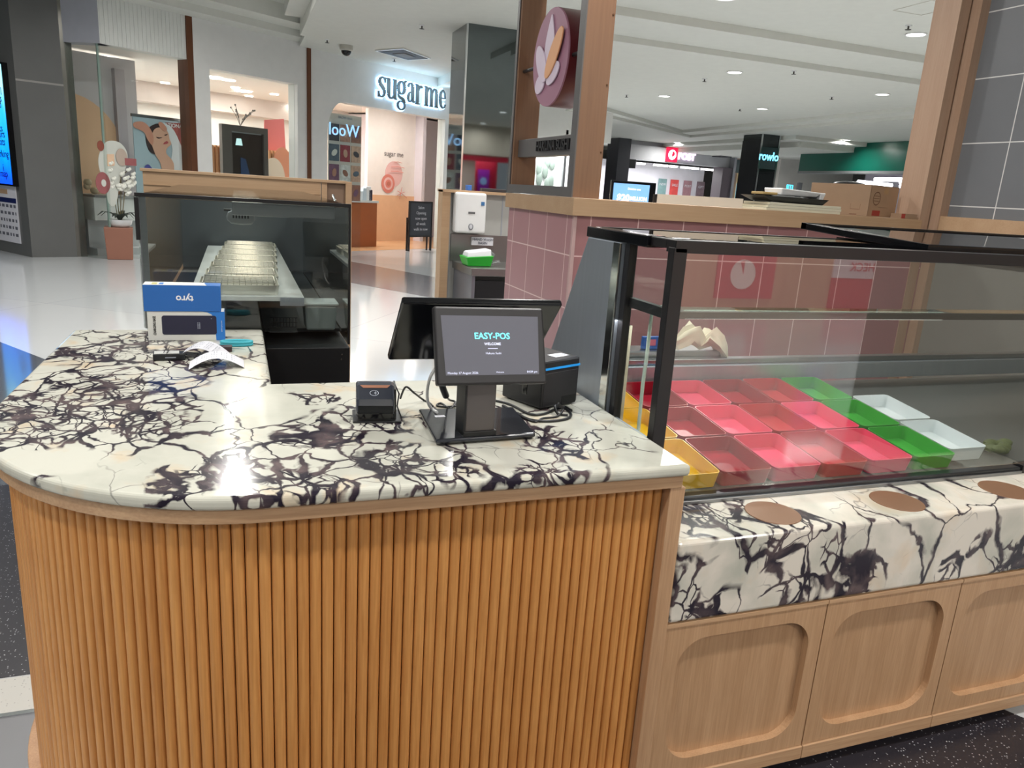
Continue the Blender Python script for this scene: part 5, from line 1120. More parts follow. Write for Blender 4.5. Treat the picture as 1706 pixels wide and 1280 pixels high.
for nm, x0_, x1_, lab in (('slat_screen', 353, 371, 'vertical timber slat screen left of the dark framed screen'), ('slat_screen', 448, 494, 'vertical timber slat screen with peach shapes, right of the dark framed screen')):
    u0, u1 = W(x0_, 260, 1.2)[0], W(x1_, 260, 1.2)[0]; lst = []; k_ = u0
    t = thing(nm, lab, 'slat screen', tw.P(u0, 0, 1.2)); 
    while k_ < u1: lst.append((k_, k_ + .05, 0, 2.12, 1.2, 1.25)); k_ += .09
    wobj('slats', lst, slt, t); wobj('backing', [(u0, u1, 0, 2.1, 1.25, 1.28)], mat('slat_backing', (228, 190, 150), .6), t)
    if x0_ > 400:
        q = W(470, 278, 1.2); decal('coral_shape', ell(q[0], q[1], .26, .42), mat('coral_flat', (222, 150, 120), .6), 1.19, t); q = W(455, 298, 1.2); decal('cream_shape', ell(q[0], q[1], .3, .45), mat('cream_flat', (228, 214, 196), .6), 1.18, t)
q = W(457, 227, 1.6); decal('coral_panel', [(q[0] - .3, q[1] - .4), (q[0] + .3, q[1] - .3), (q[0] + .26, q[1] + .4), (q[0] - .26, q[1] + .32)], mat('coral_pink', (220, 120, 120), .6), 1.6, label='coral pink panel on the salon wall right of the dark framed screen', cat='wall graphic')
br = MB(); q = W(384, 210, .5)
for k_ in range(9):
    a = random.uniform(-.8, 1.0); L_ = random.uniform(.2, .5); base = tw.P(q[0] + .3, zt, .62); p1_ = base + X3 * (a * L_ * .6) + Z3 * (L_ * .6); p2_ = base + X3 * (a * L_ * 1.3) + Z3 * L_; br.tube([base, p1_, p2_], .006, 4)
    br.ball(tuple(p2_), .02, 4); br.ball(tuple(p1_), .016, 4)
obj('bare_branches', br, mat('twig_grey', (160, 152, 148), .7), label='spray of thin bare branches above the dark framed screen', cat='branches')
# planter with orchid
pl_ = thing('orchid_planter', 'terracotta-brown square planter holding a white bowl in front of the salon corner', 'planter', (-1.97, 14.95, 0), math.radians(6))
obj('planter_box', MB().hexa([(-.2, -.2, 0), (.2, -.2, 0), (.2, .2, 0), (-.2, .2, 0)], [(-.225, -.22, .55), (.225, -.22, .55), (.225, .22, .55), (-.225, .22, .55)]), mat('terracotta_pot', (150, 102, 84), .55), pl_, local=True, bevel=.01)
obj('white_bowl', MB().lathe([(0, .551), (.13, .552), (.18, .6), (.2, .68), (.185, .68), (0, .66)], (.03, 0, 0)), white_pl, pl_, local=True)
orc = thing('orchid', 'white flowering orchid with dark strap leaves in the white bowl', 'plant', (-1.94, 14.95, .662))
lf_ = MB()
for k_ in range(9):
    a = k_ * .75; L_ = .22 + .08 * (k_ % 3); pts = [(0, 0), (.4, .10), (.75, .12), (1, .05)]; vs = []
    for i, (u, z) in enumerate(pts):
        wd = (.02, .035, .03, .004)[i]; c_0, s_0 = math.cos(a), math.sin(a)
        for sg_ in (-1, 1): vs.append((u * L_ * c_0 - sg_ * wd * s_0, u * L_ * s_0 + sg_ * wd * c_0, z + .02 * (k_ % 3)))
    lf_.add(vs, [(0, 1, 3, 2), (2, 3, 5, 4), (4, 5, 7, 6)])
lf_o = obj('leaves', lf_, mat('orchid_leaf', (42, 52, 44), .5), orc, local=True); so = lf_o.modifiers.new('solid', 'SOLIDIFY'); so.thickness = .006
st_ = MB(); fl = MB(); random.seed(11)
for k_ in range(4):
    lean = (-.12 + .09 * k_); pts = [V((lean * .2, 0, 0)), V((lean * .6, 0, .4)), V((lean, 0, .75)), V((lean + .1 * (1 if k_ > 1 else -1), -.05, 1.0 - .08 * k_))]; st_.tube(pts, .008, 5)
    for j in range(14):
        c_f = pts[1].lerp(pts[3], .25 + j / 18) + V((random.uniform(-.08, .08), random.uniform(-.08, .02), random.uniform(-.06, .06))); fl.ball(tuple(c_f), .03, 4, (1.2, .5, 1)); fl.ball(tuple(c_f + V((.03, 0, .02))), .022, 4, (1, .5, 1.2))
obj('stems', st_, mat('orchid_stem', (120, 110, 80), .6), orc, local=True); obj('flowers', fl, mat('orchid_white', (236, 236, 226), .6), orc, local=True)
#SECTION-LEFTPILLAR
# ================================================================ LEFT GREY PILLAR WITH SCREEN
gp = thing('grey_pillar', 'broad grey stone-clad pillar with a pale joint line at the left edge', 'pillar', (-3.3, 15.3, 0))
A_, B_, Lr = V((-3.279, 14.753)), V((-2.659, 15.039)), V((-4.6, 16.55))
stone = mat('grey_stone_cladding', (96, 97, 96), .35, noise=(2.5, .1))
dpth = V((-.70, 1.0)).normalized() * 2.4
pf = [A_, B_, B_ + dpth, A_ + dpth]
obj('cladding', MB().prism([tuple(v) for v in pf], 0, 4.6), stone, gp)
jz = onY(88, 139, 14.85).z; nrmA = V(((B_ - A_).y, -(B_ - A_).x)).normalized()
jn = [A_ + nrmA * .004, B_ + nrmA * .004, B_, A_]; obj('joint_line', MB().prism([tuple(v) for v in jn], jz - .015, jz + .015), mat('joint_pale', (150, 148, 144), .5), gp)
e1 = B_ + (B_ - A_).normalized() * .17 + nrmA * -.02
obj('steel_edge', MB().prism([tuple(B_), tuple(e1), tuple(e1 + dpth), tuple(B_ + dpth)], 0, 4.6), mat('steel_edge', (130, 128, 122), .25, .8), gp)
lp = Plane(A_.x, A_.y, math.degrees(math.atan2(dpth.y, dpth.x)))
def lpP(s, z, d): 
    q = lp.a + lp.d * s + lp.n * d; return V((q.x, q.y, z))
def lph(px, py): return lp.hit(px, py)
sc1, sc2 = lph(12, 108), lph(30, 308)
zs1 = (lph(12, 108)[1]); zs0 = lph(30, 308)[1]; sR = (sc1[0] + sc2[0]) / 2
ms = thing('mall_screen', 'tall bright blue digital directory screen on the left side of the grey pillar', 'screen', tuple(lpP(sR, 2.4, .05)))
sgnn = 1 if (lp.n.dot(V((0, 0)) - lp.a) > 0) else -1
def lbox(s0, s1, z0, z1, d0, d1, name, mt, parent, **kw):
    mb = MB(); mb.hexa([lpP(s0, z0, d0 * sgnn), lpP(s1, z0, d0 * sgnn), lpP(s1, z0, d1 * sgnn), lpP(s0, z0, d1 * sgnn)], [lpP(s0, z1, d0 * sgnn), lpP(s1, z1, d0 * sgnn), lpP(s1, z1, d1 * sgnn), lpP(s0, z1, d1 * sgnn)]); return obj(name, mb, mt, parent, **kw)
lbox(sR - .02, sR + 1.15, zs0 - .03, zs1 + .03, 0.001, .08, 'bezel', black_gl, ms)
def screen_grad():
    m = bpy.data.materials.new('blue_screen'); m.use_nodes = True; nt = m.node_tree; b = nt.nodes['Principled BSDF']; L = nt.links
    tc = nt.nodes.new('ShaderNodeTexCoord'); sp = nt.nodes.new('ShaderNodeSeparateXYZ'); L.new(tc.outputs['Generated'], sp.inputs[0])
    n = nt.nodes.new('ShaderNodeTexNoise'); n.inputs['Scale'].default_value = 3; L.new(tc.outputs['Generated'], n.inputs['Vector'])
    a = nt.nodes.new('ShaderNodeMath'); a.operation = 'MULTIPLY_ADD'; a.inputs[1].default_value = .35; L.new(n.outputs[0], a.inputs[0]); L.new(sp.outputs[2], a.inputs[2])
    cr_ = nt.nodes.new('ShaderNodeValToRGB'); e = cr_.color_ramp.elements; e[0].position = .2; e[0].color = srgb((10, 70, 240)); e[1].position = 1.1; e[1].color = srgb((150, 225, 240))
    k = e.new(.45); k.color = srgb((0, 130, 250)); k = e.new(.8); k.color = srgb((40, 160, 245)); L.new(a.outputs[0], cr_.inputs[0]); L.new(cr_.outputs[0], b.inputs['Emission Color']); b.inputs['Emission Strength'].default_value = 2.2; b.inputs['Base Color'].default_value = (0, 0, 0, 1)
    return m
lbox(sR + .02, sR + 1.12, zs0, zs1, .08, .086, 'display', screen_grad(), ms, label='lit blue map picture')
scm = MB(); yv = 0
ldir = V((lp.d.x, lp.d.y, 0)); lout = V((lp.n.x, lp.n.y, 0)) * sgnn; lrt = -ldir
for k_, (py, s_) in enumerate(((125, 'floor'), (150, 'Level 1'), (162, 'shops'), (172, 'food'), (193, 'P'), (212, 'lifts'), (222, 'stairs'), (235, 'exits'), (255, 'parking'), (278, 'i'), (288, 'map'))):
    z_ = lph(26, py + 3)[1]; text(s_, .17, lpP(sR + .28, z_, .092 * sgnn), lrt, Z3, .004, mb=scm)
obj('map_text', scm, mat('navy_text', (16, 32, 90), .5), ms)
dr_ = thing('directory_sheet', 'white printed store directory sheet below the blue screen', 'notice', tuple(lpP(sR, 1.2, .02)))
zd1, zd0 = lph(27, 311)[1], lph(34, 406)[1]
lbox(sR + .1, sR + 1.0, zd0, zd1, .002, .02, 'sheet', paper, dr_)
lbox(sR + .1, sR + 1.0, zd1 - .28, zd1 - .2, .02, .024, 'header_bar', mat('navy_text', (16, 32, 90)), dr_)
rows_ = MB(); random.seed(5)
z_ = zd1 - .36
while z_ > zd0 + .08:
    s_ = sR + .14
    while s_ < sR + .92:
        wv = random.uniform(.03, .1); rows_.hexa([lpP(s_, z_, .02 * sgnn), lpP(s_ + wv, z_, .02 * sgnn), lpP(s_ + wv, z_, .024 * sgnn), lpP(s_, z_, .024 * sgnn)], [lpP(s_, z_ + .05, .02 * sgnn), lpP(s_ + wv, z_ + .05, .02 * sgnn), lpP(s_ + wv, z_ + .05, .024 * sgnn), lpP(s_, z_ + .05, .024 * sgnn)]); s_ += wv + .06
    z_ -= .12
obj('shop_logos', rows_, mat('logo_grey', (96, 98, 108), .6), dr_); lbox(sR + .4, sR + .8, zd1 - .14, zd1 - .06, .02, .024, 'title_marks', mat('title_tan', (180, 150, 120), .6), dr_)
#SECTION-FAR
# ================================================================ FAR RIGHT: post shop, mirrored pillar, green fascia
fp = Plane(14.0, 27.3, 6)
def F(px, py, d=0): return fp.hit(px, py, d)
def fb(mb, a, b, z0, z1, d0, d1): return wb(mb, a, b, z0, z1, d0, d1, fp)
grey_d = mat('charcoal_pillar', (66, 66, 72), .4)
a0, a1 = F(1030, 250)[0], F(1041, 250)[0]
t = thing('dark_pillar', 'slim charcoal pillar at the left end of the post shop front', 'pillar', tuple(fp.P(a0, 0))); obj('shaft', fb(MB(), a0 - .25, a1, 0, 3.78, -.4, .4), grey_d, t)
b0, b1 = F(1041, 250)[0], F(1216, 270)[0]; zf0, zf1 = 3.07, 3.62
obj('wall_front', fb(MB(), b0, b1, zf0, zf1, -.05, .4), mat('post_fascia', (196, 198, 202), .5), kind='structure')
obj('wall_front', fb(MB(), b0, b1 + 1, zf1, 4.2, .1, .4), mat('post_upper', (150, 152, 160), .4), kind='structure')
g_ = thing('post_sign', 'lit red square post emblem with white POST lettering on the grey fascia', 'sign', tuple(fp.P(F(1130, 257)[0], 3.3, -.1)))
e0, e1_ = F(1108, 257)[0], F(1126, 257)[0]; ez = F(1117, 258)[1]; eh = (e1_ - e0) / 2
obj('emblem', fb(MB(), e0, e1_, ez - eh, ez + eh, -.12, -.05), glow('post_red', (225, 20, 60), 1.6), g_, label='glowing red square emblem')
X6 = V((fp.d.x, fp.d.y, 0)); ec = (e0 + e1_) / 2
em = MB(); em.prism([(ec + eh * .72 * math.cos(t_), ez + eh * .72 * math.sin(t_)) for t_ in [2 * math.pi * j / 24 for j in range(24)]], -.135, -.12, lambda u, v, h: fp.P(u, v, h)); obj('emblem_disc', em, glow('post_white', (255, 250, 252), 2.0), g_)
em = MB(); em.prism([(ec - eh * .08, ez - eh * .42)] + [(ec + eh * .38 * math.sin(t_), ez + eh * .12 + eh * .36 * math.cos(t_)) for t_ in [math.pi * j / 8 for j in range(9)]] + [(ec - eh * .08, ez + eh * .1)], -.15, -.135, lambda u, v, h: fp.P(u, v, h)); obj('emblem_horn', em, MATS['post_red'], g_)
q = F(1139, 260); pm = MB(); text('POST', .36, fp.P(q[0] + .08, q[1] - .04, -.1), X6, Z3, .05, mb=pm, fat=.015); text('Australia', .17, fp.P(q[0] + .05, q[1] + .24, -.1), X6, Z3, .04, mb=pm); obj('lettering', pm, glow('post_letters', (250, 225, 250), 1.3), g_)
obj('wall_inner', fb(MB(), b0, b1 + 2, 0, 3.2, 4.0, 4.1), mat('post_wall', (226, 224, 232), .6, emit=(226, 224, 232), estr=.0), kind='structure')
t = thing('post_light_row', 'row of bright ceiling lights inside the post shop', 'ceiling light', tuple(fp.P(2, 3.1, 2)))
for i, (x0_, x1_, y_) in enumerate(((1062, 1072, 281), (1090, 1110, 282), (1117, 1126, 281), (1136, 1162, 281), (1170, 1195, 281))):
    a, b = F(x0_, y_, 2)[0], F(x1_, y_, 2)[0]; obj('light_panel', fb(MB(), a, b, 3.0, 3.07, 1.9, 2.1), glow('post_lamp', (255, 250, 250), 9), t)
l = bpy.data.lights.new('post_area', 'AREA'); l.shape = 'RECTANGLE'; l.size = 4.5; l.size_y = 1.5; l.energy = 260; o = bpy.data.objects.new('lamp', l); C.objects.link(o); o.parent = t; o.location = tuple(fp.P(2.6, 3.0, 2.2) - t.location)
for i, (px, colr, lab) in enumerate(((1103, (120, 150, 150), 'teal'), (1123, (206, 76, 72), 'red'), (1145, (160, 120, 128), 'mauve'), (1167, (128, 110, 118), 'grey'))):
    q = F(px, 317, 3.9); tt = obj('wall_poster', fb(MB(), q[0] - .22, q[0] + .22, 1.75, 2.55, 3.9, 3.95), mat('poster_%d' % i, colr, .5, noise=(5, .35)), label='small %s poster on the white wall of the post shop' % lab, cat='poster', group='posters in the post shop')
    pm = MB(); text(('NEW', 'SALE', 'POST', 'GIFT')[i], .16, fp.P(q[0], 2.3, 3.89), X6, Z3, .005, mb=pm); obj('lettering', pm, paper, tt)
q = F(1045, 275, -.1); t = obj('black_speaker', fb(MB(), q[0] - .25, q[0] + .25, 2.72, 3.05, -.3, 0), black_pl, label='small black box hanging under the fascia beside the slim charcoal pillar', cat='speaker')
q0, q1 = F(1197, 300, -.1)[0], F(1213, 300, -.1)[0]
t = thing('dark_pillar', 'brown-grey pillar at the right end of the post shop front', 'pillar', tuple(fp.P(q0, 0))); obj('shaft', fb(MB(), q0, q1, 0, 3.07, -.3, .3), mat('brown_grey', (86, 76, 82), .4), t); obj('edge', fb(MB(), q1, q1 + .12, 0, 3.8, -.35, .3), mat('pale_edge', (150, 152, 158), .4), t)
q0, q1 = F(1203, 225, -.5)[0], F(1221, 225, -.5)[0]; obj('wall_front', fb(MB(), q0, q1, 3.45, 3.86, -.6, .3), grey_d, kind='structure')
q0, q1 = F(1219, 280, 3)[0], F(1250, 280, 3)[0]; obj('wall_front', fb(MB(), q0, q1 + .5, 0, 4.1, 3, 3.1), mat('beige_inner', (188, 166, 146), .5), kind='structure')
q0, q1 = F(1219, 262, .8)[0], F(1243, 262, .8)[0]; obj('wall_front', fb(MB(), q0, q1, 2.95, 3.5, .8, .9), mat('dark_teal_panel', (38, 60, 62), .4), kind='structure')
q0, q1 = F(1226, 320, 2)[0], F(1240, 320, 2)[0]; obj('pull_up_banner', fb(MB(), q0, q1, 0, 2.55, 2, 2.03), mat('banner_cyan', (120, 190, 214), .5), label='pale cyan pull-up banner between the two far pillars', cat='banner')
q0, q1 = F(1228, 300, 2.4)[0], F(1241, 300, 2.4)[0]; lst = MB(); k_ = q0
while k_ < q1: fb(lst, k_, k_ + .1, 0, 3.05, 2.4, 2.45); k_ += .2
obj('slat_screen', lst, mat('far_slats', (196, 176, 130), .5), label='far vertical beige slats above the cyan banner', cat='slat screen')
# mirrored pillar further right
c1 = onZ(1271, 223, 3.78)
mz = thing('mirror_pillar', 'far dark pillar with a mirrored right face, behind the oak cap', 'pillar', (c1.x, c1.y, 0))
cw2 = onY(1300, 226, c1.y).x - c1.x; lx = onY(1252, 225, c1.y + .9)
obj('shaft', MB().box(c1.x, c1.x + cw2, c1.y, c1.y + .95, 0, 3.779), mat('far_mirror', (74, 78, 80), .06, .9), mz)
obj('black_side', MB().box(c1.x - .02, c1.x, c1.y, c1.y + .95, 0, 3.6), black_pl, mz)
for xx in (c1.x, c1.x + cw2): obj('edge_strip', MB().box(xx - .025, xx + .025, c1.y - .02, c1.y, 0, 3.778), chrome, mz)
obj('reflected_band', MB().box(c1.x + .03, c1.x + cw2 - .03, c1.y - .012, c1.y, 2.75, 3.4), mat('dark_teal_panel', (38, 60, 62)), mz)  # band of the reflected sign, put on the mirrored face
pm = MB(); text('rowlo', .36, (c1.x + cw2 / 2, c1.y - .02, 3.12), (1, 0, 0), (0, 0, 1), .01, mb=pm, fat=.006, squash=.85); obj('lettering', pm, glow('cyan_reflection', (120, 215, 250), 2.2), mz, label='glowing cyan letters standing in for a reflected sign')  # mirrored sign and its band put on the face as a painted reflection
# green fascia
zb = 2.91
ga, gb_ = onZ(1330, 285, zb), onZ(1552, 285, zb)
GP = Plane(gb_.x, gb_.y, math.degrees(math.atan2(ga.y - gb_.y, ga.x - gb_.x)))
s_lo, s_hi = 0.0, math.hypot(ga.x - gb_.x, ga.y - gb_.y)
s_st = GP.hit(1421, 262)[0]
gz = thing('green_fascia', 'long dark green shop fascia with a stepped upper edge, left of the oak post', 'fascia', tuple(GP.P(s_st, zb)))
sg2 = -1 if GP.n.dot(V((0, 0)) - GP.a) > 0 else 1
grn = mat('bottle_green', (8, 92, 76), .3)
mb = MB(); wb(mb, s_lo - 4, s_st, zb, 3.775, 0, .3 * sg2, GP); wb(mb, s_st, s_hi, zb, 3.49, 0, .3 * sg2, GP); obj('fascia_board', mb, grn, gz)
mb = MB(); wb(mb, s_st, s_hi + 10, 3.49, 3.66, -2.2 * sg2, 1 * sg2, GP); wb(mb, s_st - .5, s_hi + 10, 3.66, 3.79, -2.8 * sg2, 1 * sg2, GP); obj('ceiling', mb, ceil_m, kind='structure')
mb = MB(); wb(mb, s_lo - 4, s_hi, zb - .08, zb, -.02 * sg2, .35 * sg2, GP); obj('lower_rail', mb, mat('rail_grey', (120, 124, 124), .4), gz)
mb = MB(); wb(mb, s_lo - 4, s_hi + 4, 0, 4, 7 * sg2, 7.1 * sg2, GP); obj('wall_inner', mb, mat('shop_inner', (170, 166, 176), .6), kind='structure')
for i, (x0_, x1_, y0_, y1_) in enumerate(((1430, 1485, 303, 309), (1458, 1545, 299, 300), (1500, 1545, 303, 307), (1500, 1545, 310, 312), (1505, 1545, 316, 317), (1510, 1545, 321, 322))):
    mb = MB(); p1_, p2_ = onZ(x0_, y0_, zb - .2 - .02 * i), onZ(x1_, y1_, zb - .2 - .02 * i)
    dq = 3.0 + i * .5; a_h, b_h = GP.hit(x0_, y0_, dq * sg2), GP.hit(x1_, y1_, dq * sg2)
    mb.tube([GP.P(a_h[0], a_h[1], dq * sg2), GP.P(b_h[0], b_h[1], dq * sg2)], .08, 6); obj('strip_light', mb, glow('strip_lamp', (245, 248, 255), 6), label='white strip light inside the shop below the green fascia, ' + ['lowest left one', 'topmost one', 'second from the top', 'third from the top', 'fourth from the top', 'nearest the yellow sign'][i], cat='ceiling light', group='strip lights below the green fascia')
q = GP.hit(1534, 334, 2 * sg2); t = thing('yellow_sign', 'yellow square sign with a round white logo below the green fascia', 'sign', tuple(GP.P(q[0], q[1], 2 * sg2)))
gx = V((GP.d.x, GP.d.y, 0)) * (-1); 
mb = MB(); a_h, b_h = GP.hit(1521, 330, 2 * sg2)[0], GP.hit(1545, 330, 2 * sg2)[0]; wb(mb, min(a_h, b_h), max(a_h, b_h), q[1] - .28, q[1] + .3, 2 * sg2, 2.05 * sg2, GP); obj('panel', mb, mat('sign_yellow', (222, 210, 30), .5, emit=(222, 210, 30), estr=.3), t)
mb = MB(); q2 = GP.hit(1532, 333, 1.97 * sg2); mb.prism([(q2[0] + .42 * math.cos(t_), q2[1] + .2 * math.sin(t_)) for t_ in [2 * math.pi * j / 24 for j in range(24)]], 1.98 * sg2, 1.96 * sg2, lambda u, v, h: GP.P(u, v, h)); obj('round_logo', mb, mat('logo_white', (230, 232, 236), .5), t)
for i, (px, py, ww, hh_, colr) in enumerate(((1510, 338, .35, .22, (120, 140, 170)), (1517, 330, .25, .2, (70, 76, 90)), (1520, 342, .5, .1, (20, 20, 24)), (1513, 325, .2, .1, (190, 210, 220)))):
    q = GP.hit(px, py, (2.4 + i * .1) * sg2); mb = MB(); wb(mb, q[0] - ww, q[0] + ww, q[1] - hh_, q[1] + hh_, (2.4 + i * .1) * sg2, (2.45 + i * .1) * sg2, GP); obj('shop_display', mb, mat('shopdisp_%d' % i, colr, .5, noise=(3, .4)), label=('pale blue', 'dark grey', 'black', 'light grey')[i] + ' display stand far behind the cardboard box', cat='display')
q = onY(1550, 234, 22); obj('camera_box', MB().box(q.x - .12, q.x + .12, 22, 22.2, q.z - .12, q.z + .05), mat('dark_red', (110, 24, 34), .5), label='small dark red box at the upper corner of the green fascia', cat='box')
# toilets sign and white wall column between
q = onY(1316, 312, 27); t = thing('toilet_sign', 'small lit cyan restroom sign on the white wall far behind', 'sign', (q.x, 27, q.z)); obj('panel', MB().box(q.x - .14, q.x + .16, 27, 27.05, q.z - .1, q.z + .1), glow('cyan_sign', (70, 205, 240), 2.0), t); obj('pictogram', MB().box(q.x - .06, q.x - .01, 26.98, 27, q.z - .07, q.z + .07).box(q.x + .04, q.x + .09, 26.98, 27, q.z - .07, q.z + .07), paper, t)
q0, q1 = onY(1296, 300, 30).x, onY(1420, 300, 30).x; obj('wall_far', MB().box(q0, q1, 30, 30.2, 0, 3.9), mat('far_cream', (206, 204, 198), .6), kind='structure')
q = onY(1332, 317, 26); obj('grey_panel', MB().box(q.x - .1, q.x + .1, 26, 26.1, q.z - .28, q.z + .3), mat('grey_plate', (96, 98, 100), .4), label='narrow dark grey vertical panel right of the cyan sign', cat='panel')
# television on a stand
tv = thing('promotion_screen', 'black framed advertising screen showing a blue picture with $20 MILLION', 'screen', (6.48, 12, 0))
obj('bezel', MB().box(6.06, 6.93, 12.0, 12.06, 1.2, 1.89), black_gl, tv, bevel=.01)
obj('display', MB().box(6.1, 6.80, 11.995, 12.0, 1.25, 1.845), mat('tv_blue', (110, 160, 214), .4, emit=(120, 165, 220), estr=.9, noise=(3, .3)), tv)
pm = MB(); text('$20', .16, (6.3, 11.99, 1.60), (1, 0, 0), (0, 0, 1), .004, mb=pm, fat=.006); text('MILLION', .085, (6.60, 11.99, 1.60), (1, 0, 0), (0, 0, 1), .004, mb=pm, fat=.004); text('Division one', .05, (6.5, 11.99, 1.76), (1, 0, 0), (0, 0, 1), .004, mb=pm); obj('screen_text', pm, glow('tv_white', (250, 230, 245), 1.3), tv)
obj('stand', MB().box(6.4, 6.56, 12.02, 12.1, .02, 1.2).box(6.2, 6.76, 11.85, 12.25, 0, .02), black_pl, tv)
# ---------------------------------------------------------------- ceiling fittings
cmr = onZ(577, 76, 4.148); t = thing('dome_camera', 'small grey dome security camera on the ceiling above the salon', 'camera', tuple(cmr)); obj('collar', MB().lathe([(0, 0), (.13, 0), (.13, -.08), (.1, -.1), (0, -.1)]), mat('camera_grey', (190, 188, 178), .4), t, local=True); obj('dome', MB().ball((0, 0, -.1), .1, 8, (1, 1, .9)), black_gl, t, local=True)
vp = [onZ(*p, 4.147) for p in ((630, 84), (672, 81), (713, 96), (680, 98))]; t = thing('ceiling_vent', 'square ceiling air vent with a white rim and dark louvres near the salon sign', 'vent', tuple(vp[0]))
cvn = sum(vp, V((0, 0, 0))) / 4; obj('rim', MB().hexa([cvn + (p - cvn) * 1.12 + V((0, 0, -.02)) for p in vp], [cvn + (p - cvn) * 1.12 for p in vp]), white_pl, t)
obj('louvres', MB().hexa([p + V((0, 0, -.026)) for p in vp], [p + V((0, 0, -.0205)) for p in vp]), mat('vent_dark', (44, 44, 42), .6), t); hv = [cvn + (p - cvn) * .45 for p in vp]; obj('centre_plate', MB().hexa([p + V((0, 0, -.034)) for p in hv], [p + V((0, 0, -.0265)) for p in hv]), mat('vent_mid', (96, 96, 92), .6), t)
for (px, py), z, lab in (((703, 42), 4.15, 'small ceiling sprinkler left of the mirror pillar top'), ((545, 66), 4.15, 'tiny ceiling sprinkler left of the dome camera'), ((657, 98), 4.15, 'tiny ceiling sprinkler between the vent and the salon sign'), ((1323, 118), 3.95, 'ceiling sprinkler right of the small downlight'), ((1514, 42), 4.15, 'ceiling sprinkler beside the large downlight near the oak post'), ((1174, 131), 3.95, 'dark ceiling sprinkler left of the joint line'), ((1386, 161), 3.95, 'small ceiling sprinkler right of the far downlights'), ((1233, 181), 3.95, 'tiny ceiling sprinkler between the two far downlights'), ((1044, 158), 3.95, 'tiny ceiling sprinkler beside the copper frame')):
    p = onZ(px, py, z); t = thing('sprinkler', lab, 'sprinkler', tuple(p), group='ceiling sprinklers'); obj('rose', MB().lathe([(0, 0), (.045, 0), (.04, -.012), (0, -.012)]), white_pl, t, local=True); obj('head', MB().lathe([(0, -.012), (.012, -.012), (.012, -.05), (.04, -.055), (.04, -.06), (0, -.062)]), mat('sprinkler_dark', (60, 58, 54), .5), t, local=True)
p = [onZ(x, y, 4.149) for x, y in ((1488, 17), (1553, 0), (1592, 12), (1535, 25))]; t = MB()
for i in range(4): a, b = p[i], p[(i + 1) % 4]; t.tube([a, b], .006, 4)
obj('access_panel', t, mat('panel_line', (190, 188, 178), .6), label='square access panel outline in the ceiling near the oak post', cat='access panel')
#SECTION-BEHIND
# ================================================================ ACROSS THE AISLE, BEHIND THE CAMERA (seen only in reflections)
obj('wall_front', MB().box(-12, 20, -6.7, -6.5, 2.95, 4.6), mat('opposite_fascia', (222, 208, 190), .6), kind='structure')
obj('wall_front', MB().box(5.0, 8.75, -6.6, -6.5, 0, 2.95), wood('opposite_timber', (206, 176, 142), (186, 152, 118), 'Z', .4), kind='structure')
obj('wall_front', MB().box(11.0, 20, -6.6, -6.5, 0, 2.95), mat('opposite_concrete', (158, 156, 150), .6), kind='structure')
obj('wall_front', MB().box(-12, 5.0, -9.6, -9.5, 0, 2.95), mat('opposite_grey', (150, 154, 158), .5), kind='structure')
obj('wall_front', MB().box(8.75, 11.0, -10.1, -10, 0, 2.95).box(8.65, 8.75, -10, -6.6, 0, 2.95), mat('opposite_cream', (226, 210, 196), .6), kind='structure')
obj('wall_front', MB().box(10.0, 11.0, -8.1, -8, 0, 2.95), mat('opposite_red', (190, 16, 50), .5), kind='structure')
obj('wall_front', MB().box(8.75, 11.0, -6.62, -6.55, 2.7, 2.95), mat('opposite_red'), kind='structure')
t = thing('shop_banner', 'purple shop banner with a pale blue disc, seen only mirrored in the pillar', 'banner', (10.3, -7.9, 0)); obj('sheet', MB().box(10.1, 10.62, -7.98, -7.95, .9, 2.4), mat('banner_purple', (150, 30, 170), .5), t)
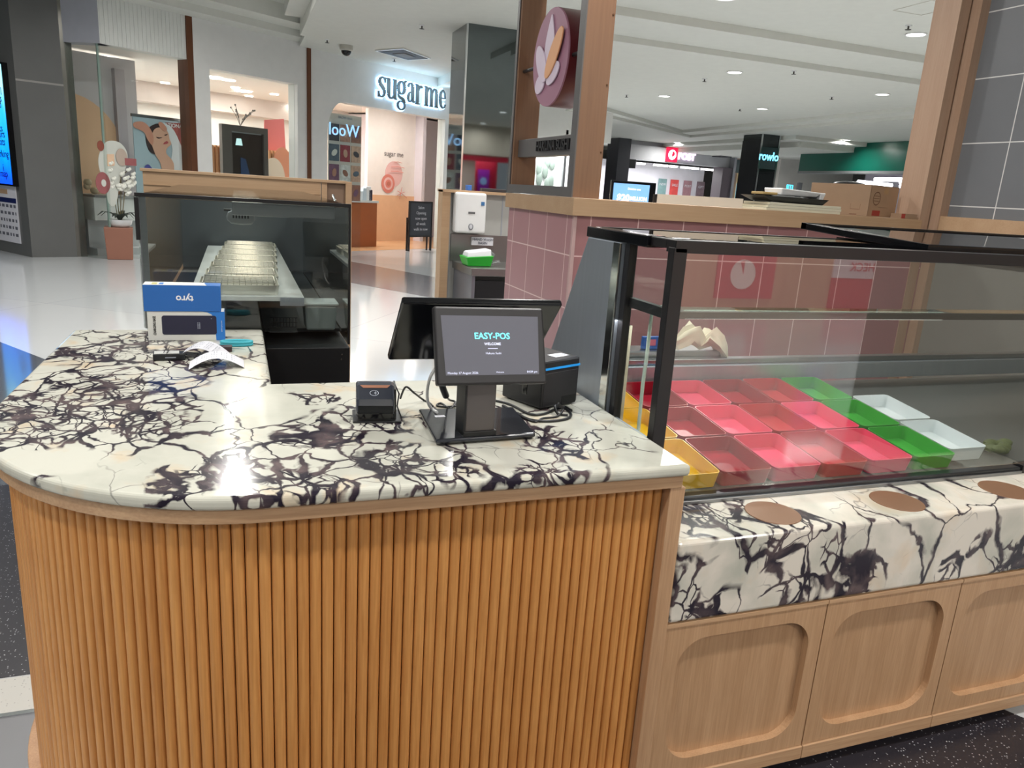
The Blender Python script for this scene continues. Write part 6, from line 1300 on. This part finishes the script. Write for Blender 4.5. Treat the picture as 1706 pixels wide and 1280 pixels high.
obj('disc', MB().lathe([(0, 0), (.16, 0), (.16, .01), (0, .01)], (10.36, -7.95, 1.9), 24, Matrix.Rotation(-math.pi / 2, 4, 'X')), mat('pale_blue_disc', (150, 190, 240), .5), t)
for i, x in enumerate((9.0, 9.3, 9.7, 10.2, 10.6)): dup(sp0, (x, -7.4 - .2 * (i % 2), 2.9), 'small downlight of the shop across the aisle, seen only mirrored', 'downlights of the shop across the aisle')
l = bpy.data.lights.new('shop_lamp', 'AREA'); l.size = 2; l.energy = 120; t = thing('shop_lamp', 'ceiling lamp of the shop across the aisle, outside the picture', 'ceiling light', (9.9, -8, 2.9)); obj('disc', MB().lathe([(0, 0), (.2, 0), (.2, -.01), (0, -.01)]), salon_disc, t, local=True)
o = bpy.data.objects.new('lamp', l); C.objects.link(o); o.parent = t; o.location = (0, 0, -.04)
pst = thing('clock_poster', 'low red poster with a white clock, mirrored in the case glass', 'poster', (7.35, -6.5, .5))
obj('sheet', MB().box(6.88, 7.95, -6.5, -6.47, .2, 1.0), mat('poster_red', (196, 40, 58), .5), pst); Rx = Matrix.Rotation(-math.pi / 2, 4, 'X')
obj('clock_face', MB().lathe([(0, 0), (.23, 0), (.23, .01), (0, .01)], (7.35, -6.47, .575), 40, Rx), mat('clock_white', (236, 230, 226), .5), pst)
obj('clock_hands', MB().add([(7.35, -6.455, .57), (7.35, -6.455, .79), (7.27, -6.455, .77)], [(0, 1, 2)]), mat('poster_red'  , (196, 40, 58)), pst)
p2 = thing('check_poster', 'low red poster with a white CHECK header on the opposite shop front, seen only mirrored', 'poster', (9.7, -6.5, .5))
obj('sheet', MB().box(9.1, 10.4, -6.5, -6.47, .02, .56), MATS['poster_red'], p2); obj('header', MB().box(9.1, 10.4, -6.5, -6.465, .56, .9), paper, p2)
pm = MB(); text('CHECK', .2, (9.75, -6.46, .74), (-1, 0, 0), (0, 0, 1), .004, mb=pm); obj('lettering', pm, MATS['poster_red'], p2)
obj('wall_front', MB().box(8.75, 11.0, -6.6, -6.5, 0, .95), wood('opposite_timber_low', (206, 176, 142), (186, 152, 118), 'Z', .4), kind='structure')
